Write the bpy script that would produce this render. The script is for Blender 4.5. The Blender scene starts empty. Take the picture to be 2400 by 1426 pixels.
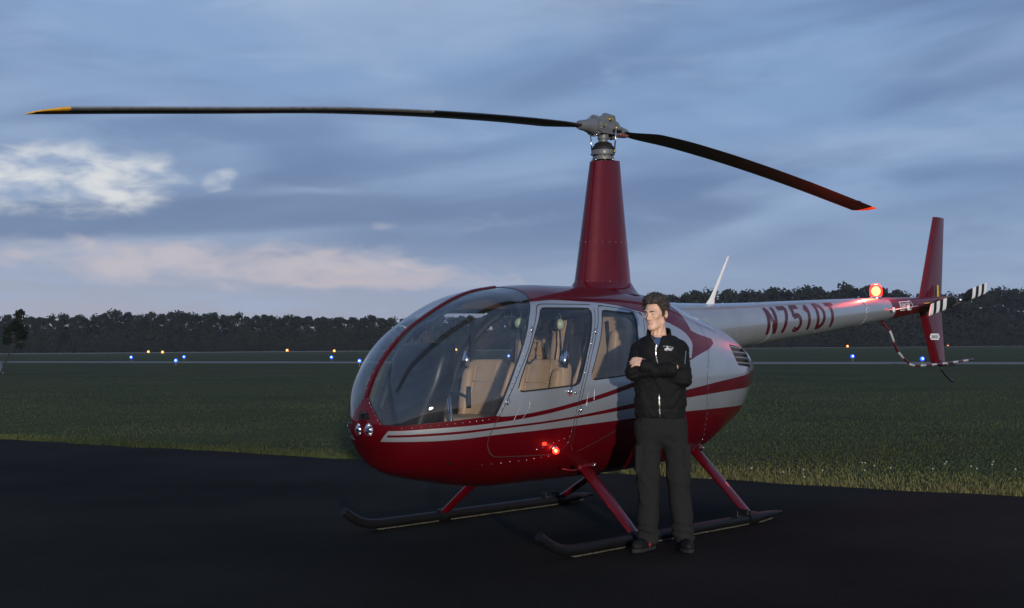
# Dusk on a small airfield: a red and silver helicopter on a dark apron with a man in front of it.
import bpy, bmesh, math, random
import numpy as np
from mathutils import Vector, Matrix, Quaternion

random.seed(7)
RNG = np.random.default_rng(11)
PI = math.pi
scene = bpy.context.scene
COL = scene.collection

# ---------------------------------------------------------------- camera
cam_data = bpy.data.cameras.new('camera')
cam_data.sensor_width = 36.0
cam_data.lens = 36.0 * 3034.0 / 2400.0
cam_data.clip_start = 0.1
cam_data.clip_end = 6000.0
cam = bpy.data.objects.new('camera', cam_data)
COL.objects.link(cam)
cam.matrix_world = (Matrix.Translation((0, 0, 1.394))
                    @ Matrix.Rotation(PI / 2 + math.atan2(100.3, 3034.0), 4, 'X')
                    @ Matrix.Rotation(-0.0069, 4, 'Z'))
scene.camera = cam

# ---------------------------------------------------------------- key light and sky
KEY_AZ, KEY_EL = math.radians(8.0), math.radians(4.5)      # from behind the camera, a little right
flash_data = bpy.data.lights.new('flash_key', 'SUN')  # parallel light standing in for the flash beside the camera
flash_data.energy = 3.0
flash_data.angle = math.radians(1.2)
flash_data.color = (1.0, 0.93, 0.84)
flash_key = bpy.data.objects.new('flash_key', flash_data)
COL.objects.link(flash_key)
_to_light = Vector((math.sin(KEY_AZ) * math.cos(KEY_EL), -math.cos(KEY_AZ) * math.cos(KEY_EL), math.sin(KEY_EL)))
flash_key.rotation_euler = _to_light.to_track_quat('Z', 'Y').to_euler()

world = bpy.data.worlds.new('World')
scene.world = world
world.use_nodes = True


def build_world():
    nt = world.node_tree
    nt.nodes.clear()
    N, L = nt.nodes.new, nt.links.new

    def val(x):
        n = N('ShaderNodeValue'); n.outputs[0].default_value = x
        return n.outputs[0]

    def m(op, a, b=None, c=None, clamp=False):
        n = N('ShaderNodeMath'); n.operation = op; n.use_clamp = clamp
        for i, q in enumerate((a, b, c)):
            if q is None:
                continue
            if isinstance(q, (int, float)):
                n.inputs[i].default_value = q
            else:
                L(q, n.inputs[i])
        return n.outputs[0]

    def mix(fac, a, b):
        n = N('ShaderNodeMix'); n.data_type = 'RGBA'
        for sock, q in ((n.inputs[0], fac), (n.inputs[6], a), (n.inputs[7], b)):
            if isinstance(q, (int, float)):
                sock.default_value = q
            elif isinstance(q, tuple):
                sock.default_value = (*q, 1)
            else:
                L(q, sock)
        return n.outputs[2]

    def smooth(x, a, b):
        n = N('ShaderNodeMapRange'); n.interpolation_type = 'SMOOTHSTEP'
        L(x, n.inputs[0])
        n.inputs[1].default_value, n.inputs[2].default_value = a, b
        return n.outputs[0]

    def noise(vec, scale, detail=6, rough=.55, dist=0.0):
        n = N('ShaderNodeTexNoise'); n.inputs['Scale'].default_value = scale
        n.inputs['Detail'].default_value = detail; n.inputs['Roughness'].default_value = rough
        n.inputs['Distortion'].default_value = dist
        L(vec, n.inputs['Vector'])
        return n.outputs[0]

    def vec(x, y, z=0.0):
        n = N('ShaderNodeCombineXYZ')
        for i, q in enumerate((x, y, z)):
            if isinstance(q, (int, float)):
                n.inputs[i].default_value = q
            else:
                L(q, n.inputs[i])
        return n.outputs[0]

    tc = N('ShaderNodeTexCoord')
    sp = N('ShaderNodeSeparateXYZ'); L(tc.outputs['Generated'], sp.inputs[0])
    X, Y, Z = sp.outputs
    U = m('ARCTAN2', X, Y)                 # bearing, 0 = straight ahead
    V = m('MAXIMUM', Z, 0.0)               # sine of the elevation
    # a flat layer of cloud high above: streaks close up towards the horizon by themselves
    den = m('ADD', V, 0.10)
    cl = vec(m('DIVIDE', X, den), m('DIVIDE', Y, den))
    n1 = noise(cl, 0.50, 4, .45, .3)
    n2 = noise(cl, 1.1, 4, .5, .3)
    n3 = noise(vec(m('MULTIPLY', X, 7.0), m('MULTIPLY', Y, 7.0), m('MULTIPLY', Z, 26.0)), 1.1, 5, .5, .4)
    n4 = noise(vec(m('MULTIPLY', X, 22.0), m('MULTIPLY', Y, 22.0), m('MULTIPLY', Z, 60.0)), 1.15, 4, .52, .35)
    # clear air
    ramp = N('ShaderNodeValToRGB')
    el = ramp.color_ramp.elements
    el[0].position = 0.0; el[0].color = (.29, .355, .49, 1)
    el[1].position = 1.0; el[1].color = (.15, .24, .42, 1)
    for p, c in ((.05, (.26, .365, .56)), (.12, (.23, .355, .59)), (.28, (.235, .37, .625))):
        e = el.new(p); e.color = (*c, 1)
    L(V, ramp.inputs[0])
    col = ramp.outputs[0]
    # glow low in the sky from the sunset, ahead to the left
    du = m('DIVIDE', m('ADD', U, .42), .42)
    glow = m('MULTIPLY', m('EXPONENT', m('MULTIPLY', m('MULTIPLY', du, du), -1.0)),
             m('EXPONENT', m('MULTIPLY', V, -13.0)))
    col = mix(m('MULTIPLY', glow, .85, clamp=True), col, (.50, .48, .555))
    # light veil and dark slate-violet banks, soft and layered
    nA = noise(vec(m('MULTIPLY', X, 3.0), m('MULTIPLY', Y, 3.0), m('ADD', m('MULTIPLY', Z, 17.0), m('MULTIPLY', X, -3.0))), 1.0, 3, .46, .45)
    nB = noise(vec(m('MULTIPLY', X, 6.5), m('MULTIPLY', Y, 6.5), m('MULTIPLY', Z, 30.0)), .8, 4, .5, .4)
    col = mix(m('MULTIPLY', smooth(n2, .42, .72), .50), col, (.36, .475, .68))
    dark = m('MULTIPLY', smooth(nA, .40, .66), m('MULTIPLY', smooth(V, .035, .10), .70))
    col = mix(dark, col, (.120, .190, .375))
    dark2 = m('MULTIPLY', smooth(nB, .48, .72), m('MULTIPLY', smooth(V, .03, .08), .38))
    col = mix(dark2, col, (.140, .205, .375))
    lite = m('MULTIPLY', smooth(n3, .52, .74), m('MULTIPLY', smooth(V, .05, .14), .38))
    col = mix(lite, col, (.40, .52, .74))

    def patch(u0, v0, ru, rv, tilt, nz, amp, a, b):
        uu = m('SUBTRACT', U, u0)
        vv = m('SUBTRACT', m('SUBTRACT', Z, v0), m('MULTIPLY', uu, tilt))
        d = m('ADD', m('POWER', m('ABSOLUTE', m('DIVIDE', uu, ru)), 2.6), m('POWER', m('ABSOLUTE', m('DIVIDE', vv, rv)), 2.2))
        s = m('ADD', m('SUBTRACT', 1.0, d), m('MULTIPLY', m('SUBTRACT', nz, .5), amp))
        return smooth(s, a, b)
    # a long dark bank under the bright break
    col = mix(m('MULTIPLY', patch(-.30, .097, .36, .016, .045, n3, 1.6, .0, .9), .72), col, (.14, .215, .39))
    # salmon band close to the horizon
    col = mix(m('MULTIPLY', patch(-.215, .064, .205, .0205, -.035, n4, 2.6, -.15, 1.4), .80), col, (.63, .565, .61))
    col = mix(m('MULTIPLY', patch(-.10, .052, .12, .010, -.03, n4, 2.5, .0, 1.0), .5), col, (.58, .51, .56))
    # bright breaks in the cloud
    br = m('MULTIPLY', patch(-.335, .124, .094, .026, .0, n4, 1.4, -.35, 1.05), smooth(n4, .28, .66))
    col = mix(m('MULTIPLY', br, .9), col, (.80, .81, .82))
    col = mix(m('MULTIPLY', patch(-.223, .127, .018, .011, .2, n4, 2.5, .1, 1.3), .8), col, (.66, .70, .76))
    col = mix(m('MULTIPLY', patch(-.098, .093, .018, .005, .0, n4, 3.0, .2, 1.5), .6), col, (.60, .57, .63))
    col = mix(m('MULTIPLY', patch(-.02, .096, .045, .010, .1, n4, 4.0, .5, 2.2), .5), col, (.50, .52, .62))
    # pale thin sky overhead
    col = mix(m('MULTIPLY', patch(-.03, .262, .19, .055, .1, n3, 2.2, -.2, 1.5), .55), col, (.42, .53, .72))
    # physical sky behind the clouds
    sky = N('ShaderNodeTexSky'); sky.sky_type = 'NISHITA'; sky.sun_disc = False
    sky.sun_elevation = KEY_EL
    sky.sun_rotation = PI - KEY_AZ
    sky.air_density = 1.2; sky.dust_density = .6; sky.ozone_density = 2.5
    k = N('ShaderNodeVectorMath'); k.operation = 'SCALE'; L(col, k.inputs[0]); k.inputs['Scale'].default_value = 10.0
    out = mix(.10, k.outputs[0], sky.outputs[0])
    bg = N('ShaderNodeBackground'); bg.inputs['Strength'].default_value = 0.10
    L(out, bg.inputs['Color'])
    wo = N('ShaderNodeOutputWorld'); L(bg.outputs[0], wo.inputs['Surface'])


build_world()
scene.view_settings.view_transform = 'Standard'
scene.view_settings.look = 'None'
scene.view_settings.exposure = 0.0
scene.view_settings.gamma = 1.0
scene.view_settings.use_curve_mapping = False
scene.render.engine = 'CYCLES'
scene.cycles.use_denoising = True
scene.cycles.max_bounces = 6
scene.cycles.volume_bounces = 0
scene.cycles.transparent_max_bounces = 16
scene.cycles.caustics_reflective = False
scene.cycles.caustics_refractive = False
scene.cycles.sample_clamp_indirect = 6.0


# ---------------------------------------------------------------- helpers: materials
def nodes_of(mat):
    mat.use_nodes = True
    nt = mat.node_tree
    return nt, nt.nodes['Principled BSDF']


MATS = {}


def mat(name, color, rough=.5, metal=0.0, coat=0.0, coat_rough=.05, noise_scale=0, noise_amt=0.0, color2=None,
        bump=0.0, bump_scale=60, spec=None, emit=None, emit_str=0.0, sheen=0.0, rough_var=0.0, detail=5):
    mt = bpy.data.materials.new(name)
    nt, b = nodes_of(mt)
    b.inputs['Base Color'].default_value = (*color, 1)
    b.inputs['Roughness'].default_value = rough
    b.inputs['Metallic'].default_value = metal
    b.inputs['Coat Weight'].default_value = coat
    b.inputs['Coat Roughness'].default_value = coat_rough
    b.inputs['Sheen Weight'].default_value = sheen
    if spec is not None:
        b.inputs['Specular IOR Level'].default_value = spec
    if emit:
        b.inputs['Emission Color'].default_value = (*emit, 1)
        b.inputs['Emission Strength'].default_value = emit_str
    tc = nt.nodes.new('ShaderNodeTexCoord')
    if noise_scale:
        n = nt.nodes.new('ShaderNodeTexNoise'); n.inputs['Scale'].default_value = noise_scale
        n.inputs['Detail'].default_value = detail
        nt.links.new(tc.outputs['Object'], n.inputs['Vector'])
        mx = nt.nodes.new('ShaderNodeMix'); mx.data_type = 'RGBA'
        c2 = color2 or tuple(c * (1 - noise_amt) for c in color)
        mx.inputs[6].default_value = (*color, 1); mx.inputs[7].default_value = (*c2, 1)
        mr = nt.nodes.new('ShaderNodeMapRange'); mr.inputs[1].default_value = .35; mr.inputs[2].default_value = .65
        nt.links.new(n.outputs[0], mr.inputs[0]); nt.links.new(mr.outputs[0], mx.inputs[0])
        nt.links.new(mx.outputs[2], b.inputs['Base Color'])
        if rough_var:
            r = nt.nodes.new('ShaderNodeMapRange'); r.inputs[3].default_value = rough - rough_var; r.inputs[4].default_value = rough + rough_var
            nt.links.new(n.outputs[0], r.inputs[0]); nt.links.new(r.outputs[0], b.inputs['Roughness'])
    if bump:
        n = nt.nodes.new('ShaderNodeTexNoise'); n.inputs['Scale'].default_value = bump_scale
        n.inputs['Detail'].default_value = 4
        nt.links.new(tc.outputs['Object'], n.inputs['Vector'])
        bp = nt.nodes.new('ShaderNodeBump'); bp.inputs['Strength'].default_value = bump; bp.inputs['Distance'].default_value = .01
        nt.links.new(n.outputs[0], bp.inputs['Height']); nt.links.new(bp.outputs[0], b.inputs['Normal'])
    MATS[name] = mt
    return mt


def glass_mat(name, tint, ior=1.45, rough=.0, haze=0.0, haze_col=(.5, .55, .6)):
    """thin acrylic: tinted see-through plus a Fresnel reflection and a trace of surface dust"""
    mt = bpy.data.materials.new(name); mt.use_nodes = True
    nt = mt.node_tree; nt.nodes.clear()
    o = nt.nodes.new('ShaderNodeOutputMaterial')
    t = nt.nodes.new('ShaderNodeBsdfTransparent'); t.inputs[0].default_value = (*tint, 1)
    g = nt.nodes.new('ShaderNodeBsdfGlossy'); g.inputs['Roughness'].default_value = rough
    f = nt.nodes.new('ShaderNodeFresnel')
    # same reflectance from both faces of the thin sheet
    ge = nt.nodes.new('ShaderNodeNewGeometry')
    mi = nt.nodes.new('ShaderNodeMapRange'); mi.inputs[3].default_value = ior; mi.inputs[4].default_value = 1 / ior
    nt.links.new(ge.outputs['Backfacing'], mi.inputs[0]); nt.links.new(mi.outputs[0], f.inputs['IOR'])
    mx = nt.nodes.new('ShaderNodeMixShader')
    nt.links.new(f.outputs[0], mx.inputs[0]); nt.links.new(t.outputs[0], mx.inputs[1]); nt.links.new(g.outputs[0], mx.inputs[2])
    last = mx.outputs[0]
    if haze:
        d = nt.nodes.new('ShaderNodeBsdfDiffuse'); d.inputs[0].default_value = (*haze_col, 1)
        tc = nt.nodes.new('ShaderNodeTexCoord')
        n = nt.nodes.new('ShaderNodeTexNoise'); n.inputs['Scale'].default_value = 3.5; n.inputs['Detail'].default_value = 8
        nt.links.new(tc.outputs['Object'], n.inputs['Vector'])
        mr = nt.nodes.new('ShaderNodeMapRange'); mr.inputs[1].default_value = .3; mr.inputs[2].default_value = .75
        mr.inputs[3].default_value = haze * .5; mr.inputs[4].default_value = haze * 1.5
        nt.links.new(n.outputs[0], mr.inputs[0])
        m2 = nt.nodes.new('ShaderNodeMixShader')
        nt.links.new(mr.outputs[0], m2.inputs[0]); nt.links.new(last, m2.inputs[1]); nt.links.new(d.outputs[0], m2.inputs[2])
        last = m2.outputs[0]
    nt.links.new(last, o.inputs[0])
    MATS[name] = mt
    return mt


# ---------------------------------------------------------------- helpers: objects
def link_mesh(name, me, parent=None):
    ob = bpy.data.objects.new(name, me)
    COL.objects.link(ob)
    if parent is not None:
        ob.parent = parent
    return ob


def mk(name, verts, faces, mats, parent=None, smooth=True, midx=None, normals=None, flip=False):
    me = bpy.data.meshes.new(name)
    verts = [tuple(map(float, v)) for v in verts]
    if flip:
        faces = [tuple(reversed(f)) for f in faces]
    me.from_pydata(verts, [], [tuple(int(i) for i in f) for f in faces])
    if not isinstance(mats, (list, tuple)):
        mats = [mats]
    for q in mats:
        me.materials.append(MATS[q] if isinstance(q, str) else q)
    if midx is not None:
        me.polygons.foreach_set('material_index', np.asarray(midx, dtype=np.int32))
    if smooth:
        me.polygons.foreach_set('use_smooth', np.ones(len(me.polygons), dtype=bool))
    me.update()
    if normals is not None:
        me.normals_split_custom_set_from_vertices([tuple(map(float, n)) for n in normals])
    return link_mesh(name, me, parent)


def empty(name, loc=(0, 0, 0), rz=0.0, parent=None):
    e = bpy.data.objects.new(name, None)
    COL.objects.link(e)
    e.location = loc
    e.rotation_euler = (0, 0, rz)
    e.empty_display_size = .2
    if parent is not None:
        e.parent = parent
    return e


def tag(o, label, cat, group=None):
    o['label'] = label
    o['category'] = cat
    if group:
        o['group'] = group
    return o


def struct(o):
    o['kind'] = 'structure'
    return o


def stuff(o):
    o['kind'] = 'stuff'
    return o


def frame_from(d, up=(0, 0, 1)):
    d = Vector(d).normalized()
    up = Vector(up)
    if abs(d.dot(up)) > .98:
        up = Vector((1, 0, 0))
    a = up.cross(d).normalized()
    return a, d.cross(a), d


class MB:
    """collects shapes for one mesh"""
    def __init__(self):
        self.v, self.f, self.m, self.sharp = [], [], [], []

    def add(self, v, f, mi=0):
        o = len(self.v)
        self.v += [tuple(q) for q in v]
        self.f += [tuple(i + o for i in q) for q in f]
        self.m += [mi] * len(f)
        return self

    def box(self, c, s, rot=None, bev=0.0, mi=0, seg=1):
        bm = bmesh.new()
        bmesh.ops.create_cube(bm, size=1.0)
        for v in bm.verts:
            v.co = Vector((v.co.x * s[0], v.co.y * s[1], v.co.z * s[2]))
        if bev:
            bmesh.ops.bevel(bm, geom=bm.edges[:], offset=bev, segments=seg, affect='EDGES', profile=.5)
        R = rot if rot is not None else Matrix.Identity(3)
        bm.verts.index_update()
        vs = [R @ v.co + Vector(c) for v in bm.verts]
        fs = [[v.index for v in f.verts] for f in bm.faces]
        bm.free()
        return self.add(vs, fs, mi)

    def tube(self, path, r, n=10, caps=True, mi=0, up=(0, 0, 1), closed=False, flat=1.0):
        path = [Vector(p) for p in path]
        k = len(path)
        rr = list(r) if hasattr(r, '__len__') else [r] * k
        vs, fs = [], []
        for i, p in enumerate(path):
            if closed:
                d = path[(i + 1) % k] - path[i - 1]
            else:
                d = path[min(i + 1, k - 1)] - path[max(i - 1, 0)]
            a, b, _ = frame_from(d, up)
            for j in range(n):
                t = 2 * PI * j / n
                vs.append(p + a * (rr[i] * math.cos(t)) + b * (rr[i] * flat * math.sin(t)))
        for i in range(k if closed else k - 1):
            i2 = (i + 1) % k
            for j in range(n):
                fs.append((i * n + j, i * n + (j + 1) % n, i2 * n + (j + 1) % n, i2 * n + j))
        if caps and not closed:
            fs.append(tuple(reversed(range(n))))
            fs.append(tuple((k - 1) * n + j for j in range(n)))
        return self.add(vs, fs, mi)

    def lathe(self, prof, c=(0, 0, 0), axis=(0, 0, 1), n=20, mi=0, caps=True):
        a, b, d = frame_from(axis)
        vs, fs = [], []
        for r, h in prof:
            for j in range(n):
                t = 2 * PI * j / n
                vs.append(Vector(c) + d * h + a * (r * math.cos(t)) + b * (r * math.sin(t)))
        for i in range(len(prof) - 1):
            for j in range(n):
                fs.append((i * n + j, i * n + (j + 1) % n, (i + 1) * n + (j + 1) % n, (i + 1) * n + j))
        if caps:
            if prof[0][0] > 1e-4:
                fs.append(tuple(reversed(range(n))))
            if prof[-1][0] > 1e-4:
                fs.append(tuple((len(prof) - 1) * n + j for j in range(n)))
        return self.add(vs, fs, mi)

    def loft(self, rings, mi=0, caps=True, closed_ring=True):
        n = len(rings[0])
        vs = [p for r in rings for p in r]
        fs = []
        for i in range(len(rings) - 1):
            for j in range(n if closed_ring else n - 1):
                j2 = (j + 1) % n
                fs.append((i * n + j, i * n + j2, (i + 1) * n + j2, (i + 1) * n + j))
        if caps:
            fs.append(tuple(reversed(range(n))))
            fs.append(tuple((len(rings) - 1) * n + j for j in range(n)))
        return self.add(vs, fs, mi)

    def sphere(self, c, r, n=12, mi=0, s=(1, 1, 1), rot=None):
        prof = []
        vs, fs = [], []
        m = max(6, n // 2 + 1)
        R = rot if rot is not None else Matrix.Identity(3)
        for i in range(m + 1):
            ph = PI * i / m
            for j in range(n):
                t = 2 * PI * j / n
                p = Vector((r * s[0] * math.sin(ph) * math.cos(t), r * s[1] * math.sin(ph) * math.sin(t), -r * s[2] * math.cos(ph)))
                vs.append(R @ p + Vector(c))
        for i in range(m):
            for j in range(n):
                fs.append((i * n + j, i * n + (j + 1) % n, (i + 1) * n + (j + 1) % n, (i + 1) * n + j))
        return self.add(vs, fs, mi)

    def build(self, name, mats, parent=None, smooth=True, auto=None):
        ob = mk(name, self.v, self.f, mats, parent, smooth, self.m)
        if auto:
            sharp_edges(ob.data, auto)
        return ob


def sharp_edges(me, ang=40):
    bm = bmesh.new(); bm.from_mesh(me)
    bmesh.ops.recalc_face_normals(bm, faces=bm.faces)
    lim = math.radians(ang)
    for e in bm.edges:
        if len(e.link_faces) == 2 and e.calc_face_angle(0) > lim:
            e.smooth = False
        elif len(e.link_faces) != 2:
            e.smooth = False
    bm.to_mesh(me); bm.free()
    me.update()


def rounded_poly(pts, r, seg=5):
    """polygon (x, z) with rounded corners"""
    out = []
    n = len(pts)
    for i in range(n):
        p0, p1, p2 = (np.array(pts[(i + k) % n], float) for k in (-1, 0, 1))
        d0, d1 = p0 - p1, p2 - p1
        l0, l1 = np.linalg.norm(d0), np.linalg.norm(d1)
        rr = min(r, l0 * .45, l1 * .45)
        a, b = p1 + d0 / l0 * rr, p1 + d1 / l1 * rr
        for k in range(seg + 1):
            t = k / seg
            out.append((1 - t) ** 2 * a + 2 * t * (1 - t) * p1 + t * t * b)
    return np.array(out)


def sd_poly(px, pz, poly):
    """signed distance to a closed polygon, negative inside (numpy arrays)"""
    px, pz = np.asarray(px, float), np.asarray(pz, float)
    d = np.full(px.shape, 1e9)
    s = np.ones(px.shape)
    n = len(poly)
    for i in range(n):
        ax, az = poly[i]; bx, bz = poly[i - 1]
        ex, ez = bx - ax, bz - az
        wx, wz = px - ax, pz - az
        t = np.clip((wx * ex + wz * ez) / (ex * ex + ez * ez + 1e-12), 0, 1)
        d = np.minimum(d, (wx - ex * t) ** 2 + (wz - ez * t) ** 2)
        c1, c2, c3 = pz >= az, pz < bz, ex * wz > ez * wx
        flip = (c1 & c2 & c3) | (~c1 & ~c2 & ~c3)
        s = np.where(flip, -s, s)
    return s * np.sqrt(d)


def vnoise(p, seed=0):
    """smooth value noise in 3D for arrays (..., 3)"""
    p = np.asarray(p, float)
    i = np.floor(p).astype(np.int64); f = p - i
    f = f * f * (3 - 2 * f)

    def h(ix, iy, iz):
        k = (ix * 374761393 + iy * 668265263 + iz * 2147483647 + seed * 1274126177) & 0xffffffff
        k = ((k ^ (k >> 13)) * 1274126177) & 0xffffffff
        return ((k ^ (k >> 16)) & 0xffff) / 65535.0
    r = 0
    for dx in (0, 1):
        for dy in (0, 1):
            for dz in (0, 1):
                w = (f[..., 0] if dx else 1 - f[..., 0]) * (f[..., 1] if dy else 1 - f[..., 1]) * (f[..., 2] if dz else 1 - f[..., 2])
                r = r + w * h(i[..., 0] + dx, i[..., 1] + dy, i[..., 2] + dz)
    return r * 2 - 1


def surface_net(fun, lo, hi, step):
    """mesh of fun(p) = 0 (negative inside) by naive surface nets; returns verts, quads"""
    lo, hi = np.array(lo, float), np.array(hi, float)
    n = np.ceil((hi - lo) / step).astype(int) + 1
    ax = [lo[k] + step * np.arange(n[k]) for k in range(3)]
    G = np.stack(np.meshgrid(*ax, indexing='ij'), -1)
    D = fun(G).astype(np.float32)
    S = D < 0
    c = np.zeros(tuple(n - 1), np.int8)
    for a in (0, 1):
        for b in (0, 1):
            for d in (0, 1):
                c += S[a:a + n[0] - 1, b:b + n[1] - 1, d:d + n[2] - 1]
    act = (c > 0) & (c < 8)
    idx = np.full(act.shape, -1, np.int64)
    cells = np.argwhere(act)
    idx[act] = np.arange(len(cells))
    acc = np.zeros((len(cells), 3)); cnt = np.zeros(len(cells))
    corners = [(a, b, d) for a in (0, 1) for b in (0, 1) for d in (0, 1)]
    for i0, a in enumerate(corners):
        for b in corners[i0 + 1:]:
            if sum(abs(a[k] - b[k]) for k in range(3)) != 1:
                continue
            va = D[cells[:, 0] + a[0], cells[:, 1] + a[1], cells[:, 2] + a[2]]
            vb = D[cells[:, 0] + b[0], cells[:, 1] + b[1], cells[:, 2] + b[2]]
            mk_ = (va < 0) != (vb < 0)
            t = np.where(mk_, va / np.where(va - vb == 0, 1, va - vb), 0)
            pa, pb = np.array(a, float), np.array(b, float)
            acc += np.where(mk_[:, None], pa + (pb - pa) * t[:, None], 0)
            cnt += mk_
    V = lo + (cells + acc / cnt[:, None]) * step
    F = []
    for k in range(3):
        u, w = (k + 1) % 3, (k + 2) % 3
        sl0 = [slice(None)] * 3; sl1 = [slice(None)] * 3
        sl0[k] = slice(0, n[k] - 1); sl1[k] = slice(1, n[k])
        s0, s1 = S[tuple(sl0)], S[tuple(sl1)]
        cr = s0 != s1
        cr_i = np.argwhere(cr)
        ok = (cr_i[:, u] > 0) & (cr_i[:, w] > 0) & (cr_i[:, u] < n[u] - 1) & (cr_i[:, w] < n[w] - 1)
        cr_i = cr_i[ok]
        inside = s0[tuple(cr_i.T)]
        e = np.eye(3, dtype=int)
        q = [idx[tuple((cr_i - e[u] * a - e[w] * b).T)] for a, b in ((1, 1), (0, 1), (0, 0), (1, 0))]
        q = np.stack(q, -1)
        q[~inside] = q[~inside][:, ::-1]
        F.append(q)
    return V, np.concatenate(F)
# ================================================================ the place
mat('asphalt', (.016, .0165, .0185), rough=.95, spec=.05)
mat('concrete', (.13, .135, .145), rough=.85, noise_scale=.05, noise_amt=.25)
mat('runway_surface', (.24, .24, .25), rough=.85, noise_scale=.02, noise_amt=.2)


def ground_materials():
    # asphalt: sealed, dark, with grit, worn scrapes and a long crack-like seam
    nt, b = nodes_of(MATS['asphalt'])
    N, L = nt.nodes.new, nt.links.new
    tc = N('ShaderNodeTexCoord')
    n1 = N('ShaderNodeTexNoise'); n1.inputs['Scale'].default_value = .35; n1.inputs['Detail'].default_value = 6
    n2 = N('ShaderNodeTexNoise'); n2.inputs['Scale'].default_value = 95; n2.inputs['Detail'].default_value = 3
    mp = N('ShaderNodeMapping'); mp.inputs['Scale'].default_value = (.6, 5.5, 1); mp.inputs['Rotation'].default_value = (0, 0, .08)
    n3 = N('ShaderNodeTexNoise'); n3.inputs['Scale'].default_value = .9; n3.inputs['Detail'].default_value = 9; n3.inputs['Roughness'].default_value = .7
    for n in (n1, n2):
        L(tc.outputs['Object'], n.inputs['Vector'])
    L(tc.outputs['Object'], mp.inputs['Vector']); L(mp.outputs[0], n3.inputs['Vector'])
    r1 = N('ShaderNodeValToRGB'); e = r1.color_ramp.elements
    e[0].position = .32; e[0].color = (.0072, .0061, .0049, 1); e[1].position = .70; e[1].color = (.026, .022, .0175, 1)
    L(n1.outputs[0], r1.inputs[0])
    r3 = N('ShaderNodeMapRange'); r3.inputs[1].default_value = .66; r3.inputs[2].default_value = .80; L(n3.outputs[0], r3.inputs[0])
    r2 = N('ShaderNodeMapRange'); r2.inputs[1].default_value = .66; r2.inputs[2].default_value = .74; L(n2.outputs[0], r2.inputs[0])
    m1 = N('ShaderNodeMix'); m1.data_type = 'RGBA'; L(r3.outputs[0], m1.inputs[0]); L(r1.outputs[0], m1.inputs[6]); m1.inputs[7].default_value = (.075, .066, .055, 1)
    m2 = N('ShaderNodeMix'); m2.data_type = 'RGBA'; L(r2.outputs[0], m2.inputs[0]); L(m1.outputs[2], m2.inputs[6]); m2.inputs[7].default_value = (.14, .125, .105, 1)
    L(m2.outputs[2], b.inputs['Base Color'])
    bp = N('ShaderNodeBump'); bp.inputs['Strength'].default_value = .55; bp.inputs['Distance'].default_value = .006
    L(n2.outputs[0], bp.inputs['Height']); L(bp.outputs[0], b.inputs['Normal'])
    # field
    g = mat('grass_ground', (.03, .045, .02), rough=.95, spec=.1)
    nt, b = nodes_of(g)
    N, L = nt.nodes.new, nt.links.new
    tc = N('ShaderNodeTexCoord')
    na = N('ShaderNodeTexNoise'); na.inputs['Scale'].default_value = .12; na.inputs['Detail'].default_value = 8; na.inputs['Roughness'].default_value = .65
    nb = N('ShaderNodeTexNoise'); nb.inputs['Scale'].default_value = 2.2; nb.inputs['Detail'].default_value = 6; nb.inputs['Roughness'].default_value = .7
    for n in (na, nb):
        L(tc.outputs['Object'], n.inputs['Vector'])
    ra = N('ShaderNodeValToRGB'); e = ra.color_ramp.elements
    e[0].position = .30; e[0].color = (.030, .036, .014, 1); e[1].position = .72; e[1].color = (.078, .064, .030, 1)
    q = e.new(.5); q.color = (.052, .062, .021, 1)
    L(na.outputs[0], ra.inputs[0])
    rb = N('ShaderNodeValToRGB'); e = rb.color_ramp.elements
    e[0].position = .3; e[0].color = (.55, .6, .55, 1); e[1].position = .7; e[1].color = (1.25, 1.2, 1.1, 1)
    L(nb.outputs[0], rb.inputs[0])
    mx = N('ShaderNodeMix'); mx.data_type = 'RGBA'; mx.blend_type = 'MULTIPLY'; mx.inputs[0].default_value = 1
    L(ra.outputs[0], mx.inputs[6]); L(rb.outputs[0], mx.inputs[7]); L(mx.outputs[2], b.inputs['Base Color'])
    bp = N('ShaderNodeBump'); bp.inputs['Strength'].default_value = .8; bp.inputs['Distance'].default_value = .08
    L(nb.outputs[0], bp.inputs['Height']); L(bp.outputs[0], b.inputs['Normal'])


ground_materials()


def blade_material(name, stops):
    """grass blades: hue by blade (face attribute 'tone')"""
    mt = mat(name, (.05, .07, .02), rough=.7, spec=.2)
    nt, b = nodes_of(mt)
    at = nt.nodes.new('ShaderNodeAttribute'); at.attribute_name = 'tone'
    r = nt.nodes.new('ShaderNodeValToRGB'); e = r.color_ramp.elements
    e[0].position = stops[0][0]; e[0].color = (*stops[0][1], 1)
    e[1].position = stops[-1][0]; e[1].color = (*stops[-1][1], 1)
    for p, c in stops[1:-1]:
        q = e.new(p); q.color = (*c, 1)
    nt.links.new(at.outputs['Fac'], r.inputs[0]); nt.links.new(r.outputs[0], b.inputs['Base Color'])
    return mt


blade_material('grass_blades', [(0, (.031, .039, .014)), (.40, (.068, .082, .026)), (.70, (.125, .125, .042)), (1, (.19, .16, .07))])

# ground sheet, apron, taxiway, runway
EDGE_P, EDGE_D = np.array([-8.045, 20.362]), np.array([12.682, -8.554]) / math.hypot(12.682, 8.554)
EDGE_N = np.array([-EDGE_D[1], EDGE_D[0]])            # points to the field


def sheet(name, poly, z, m, thick=0.0, parent=None):
    n = len(poly)
    vs = [(x, y, z) for x, y in poly]
    fs = [tuple(range(n))]
    if thick:
        vs += [(x, y, z - thick) for x, y in poly]
        fs += [(i, i + n, (i + 1) % n + n, (i + 1) % n) for i in range(n)]
    ob = mk(name, vs, fs, m, parent, smooth=False)
    return ob


struct(sheet('grass_field', [(-1500, -150), (1500, -150), (1500, 1500), (-1500, 1500)], -.030, 'grass_ground'))


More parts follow.
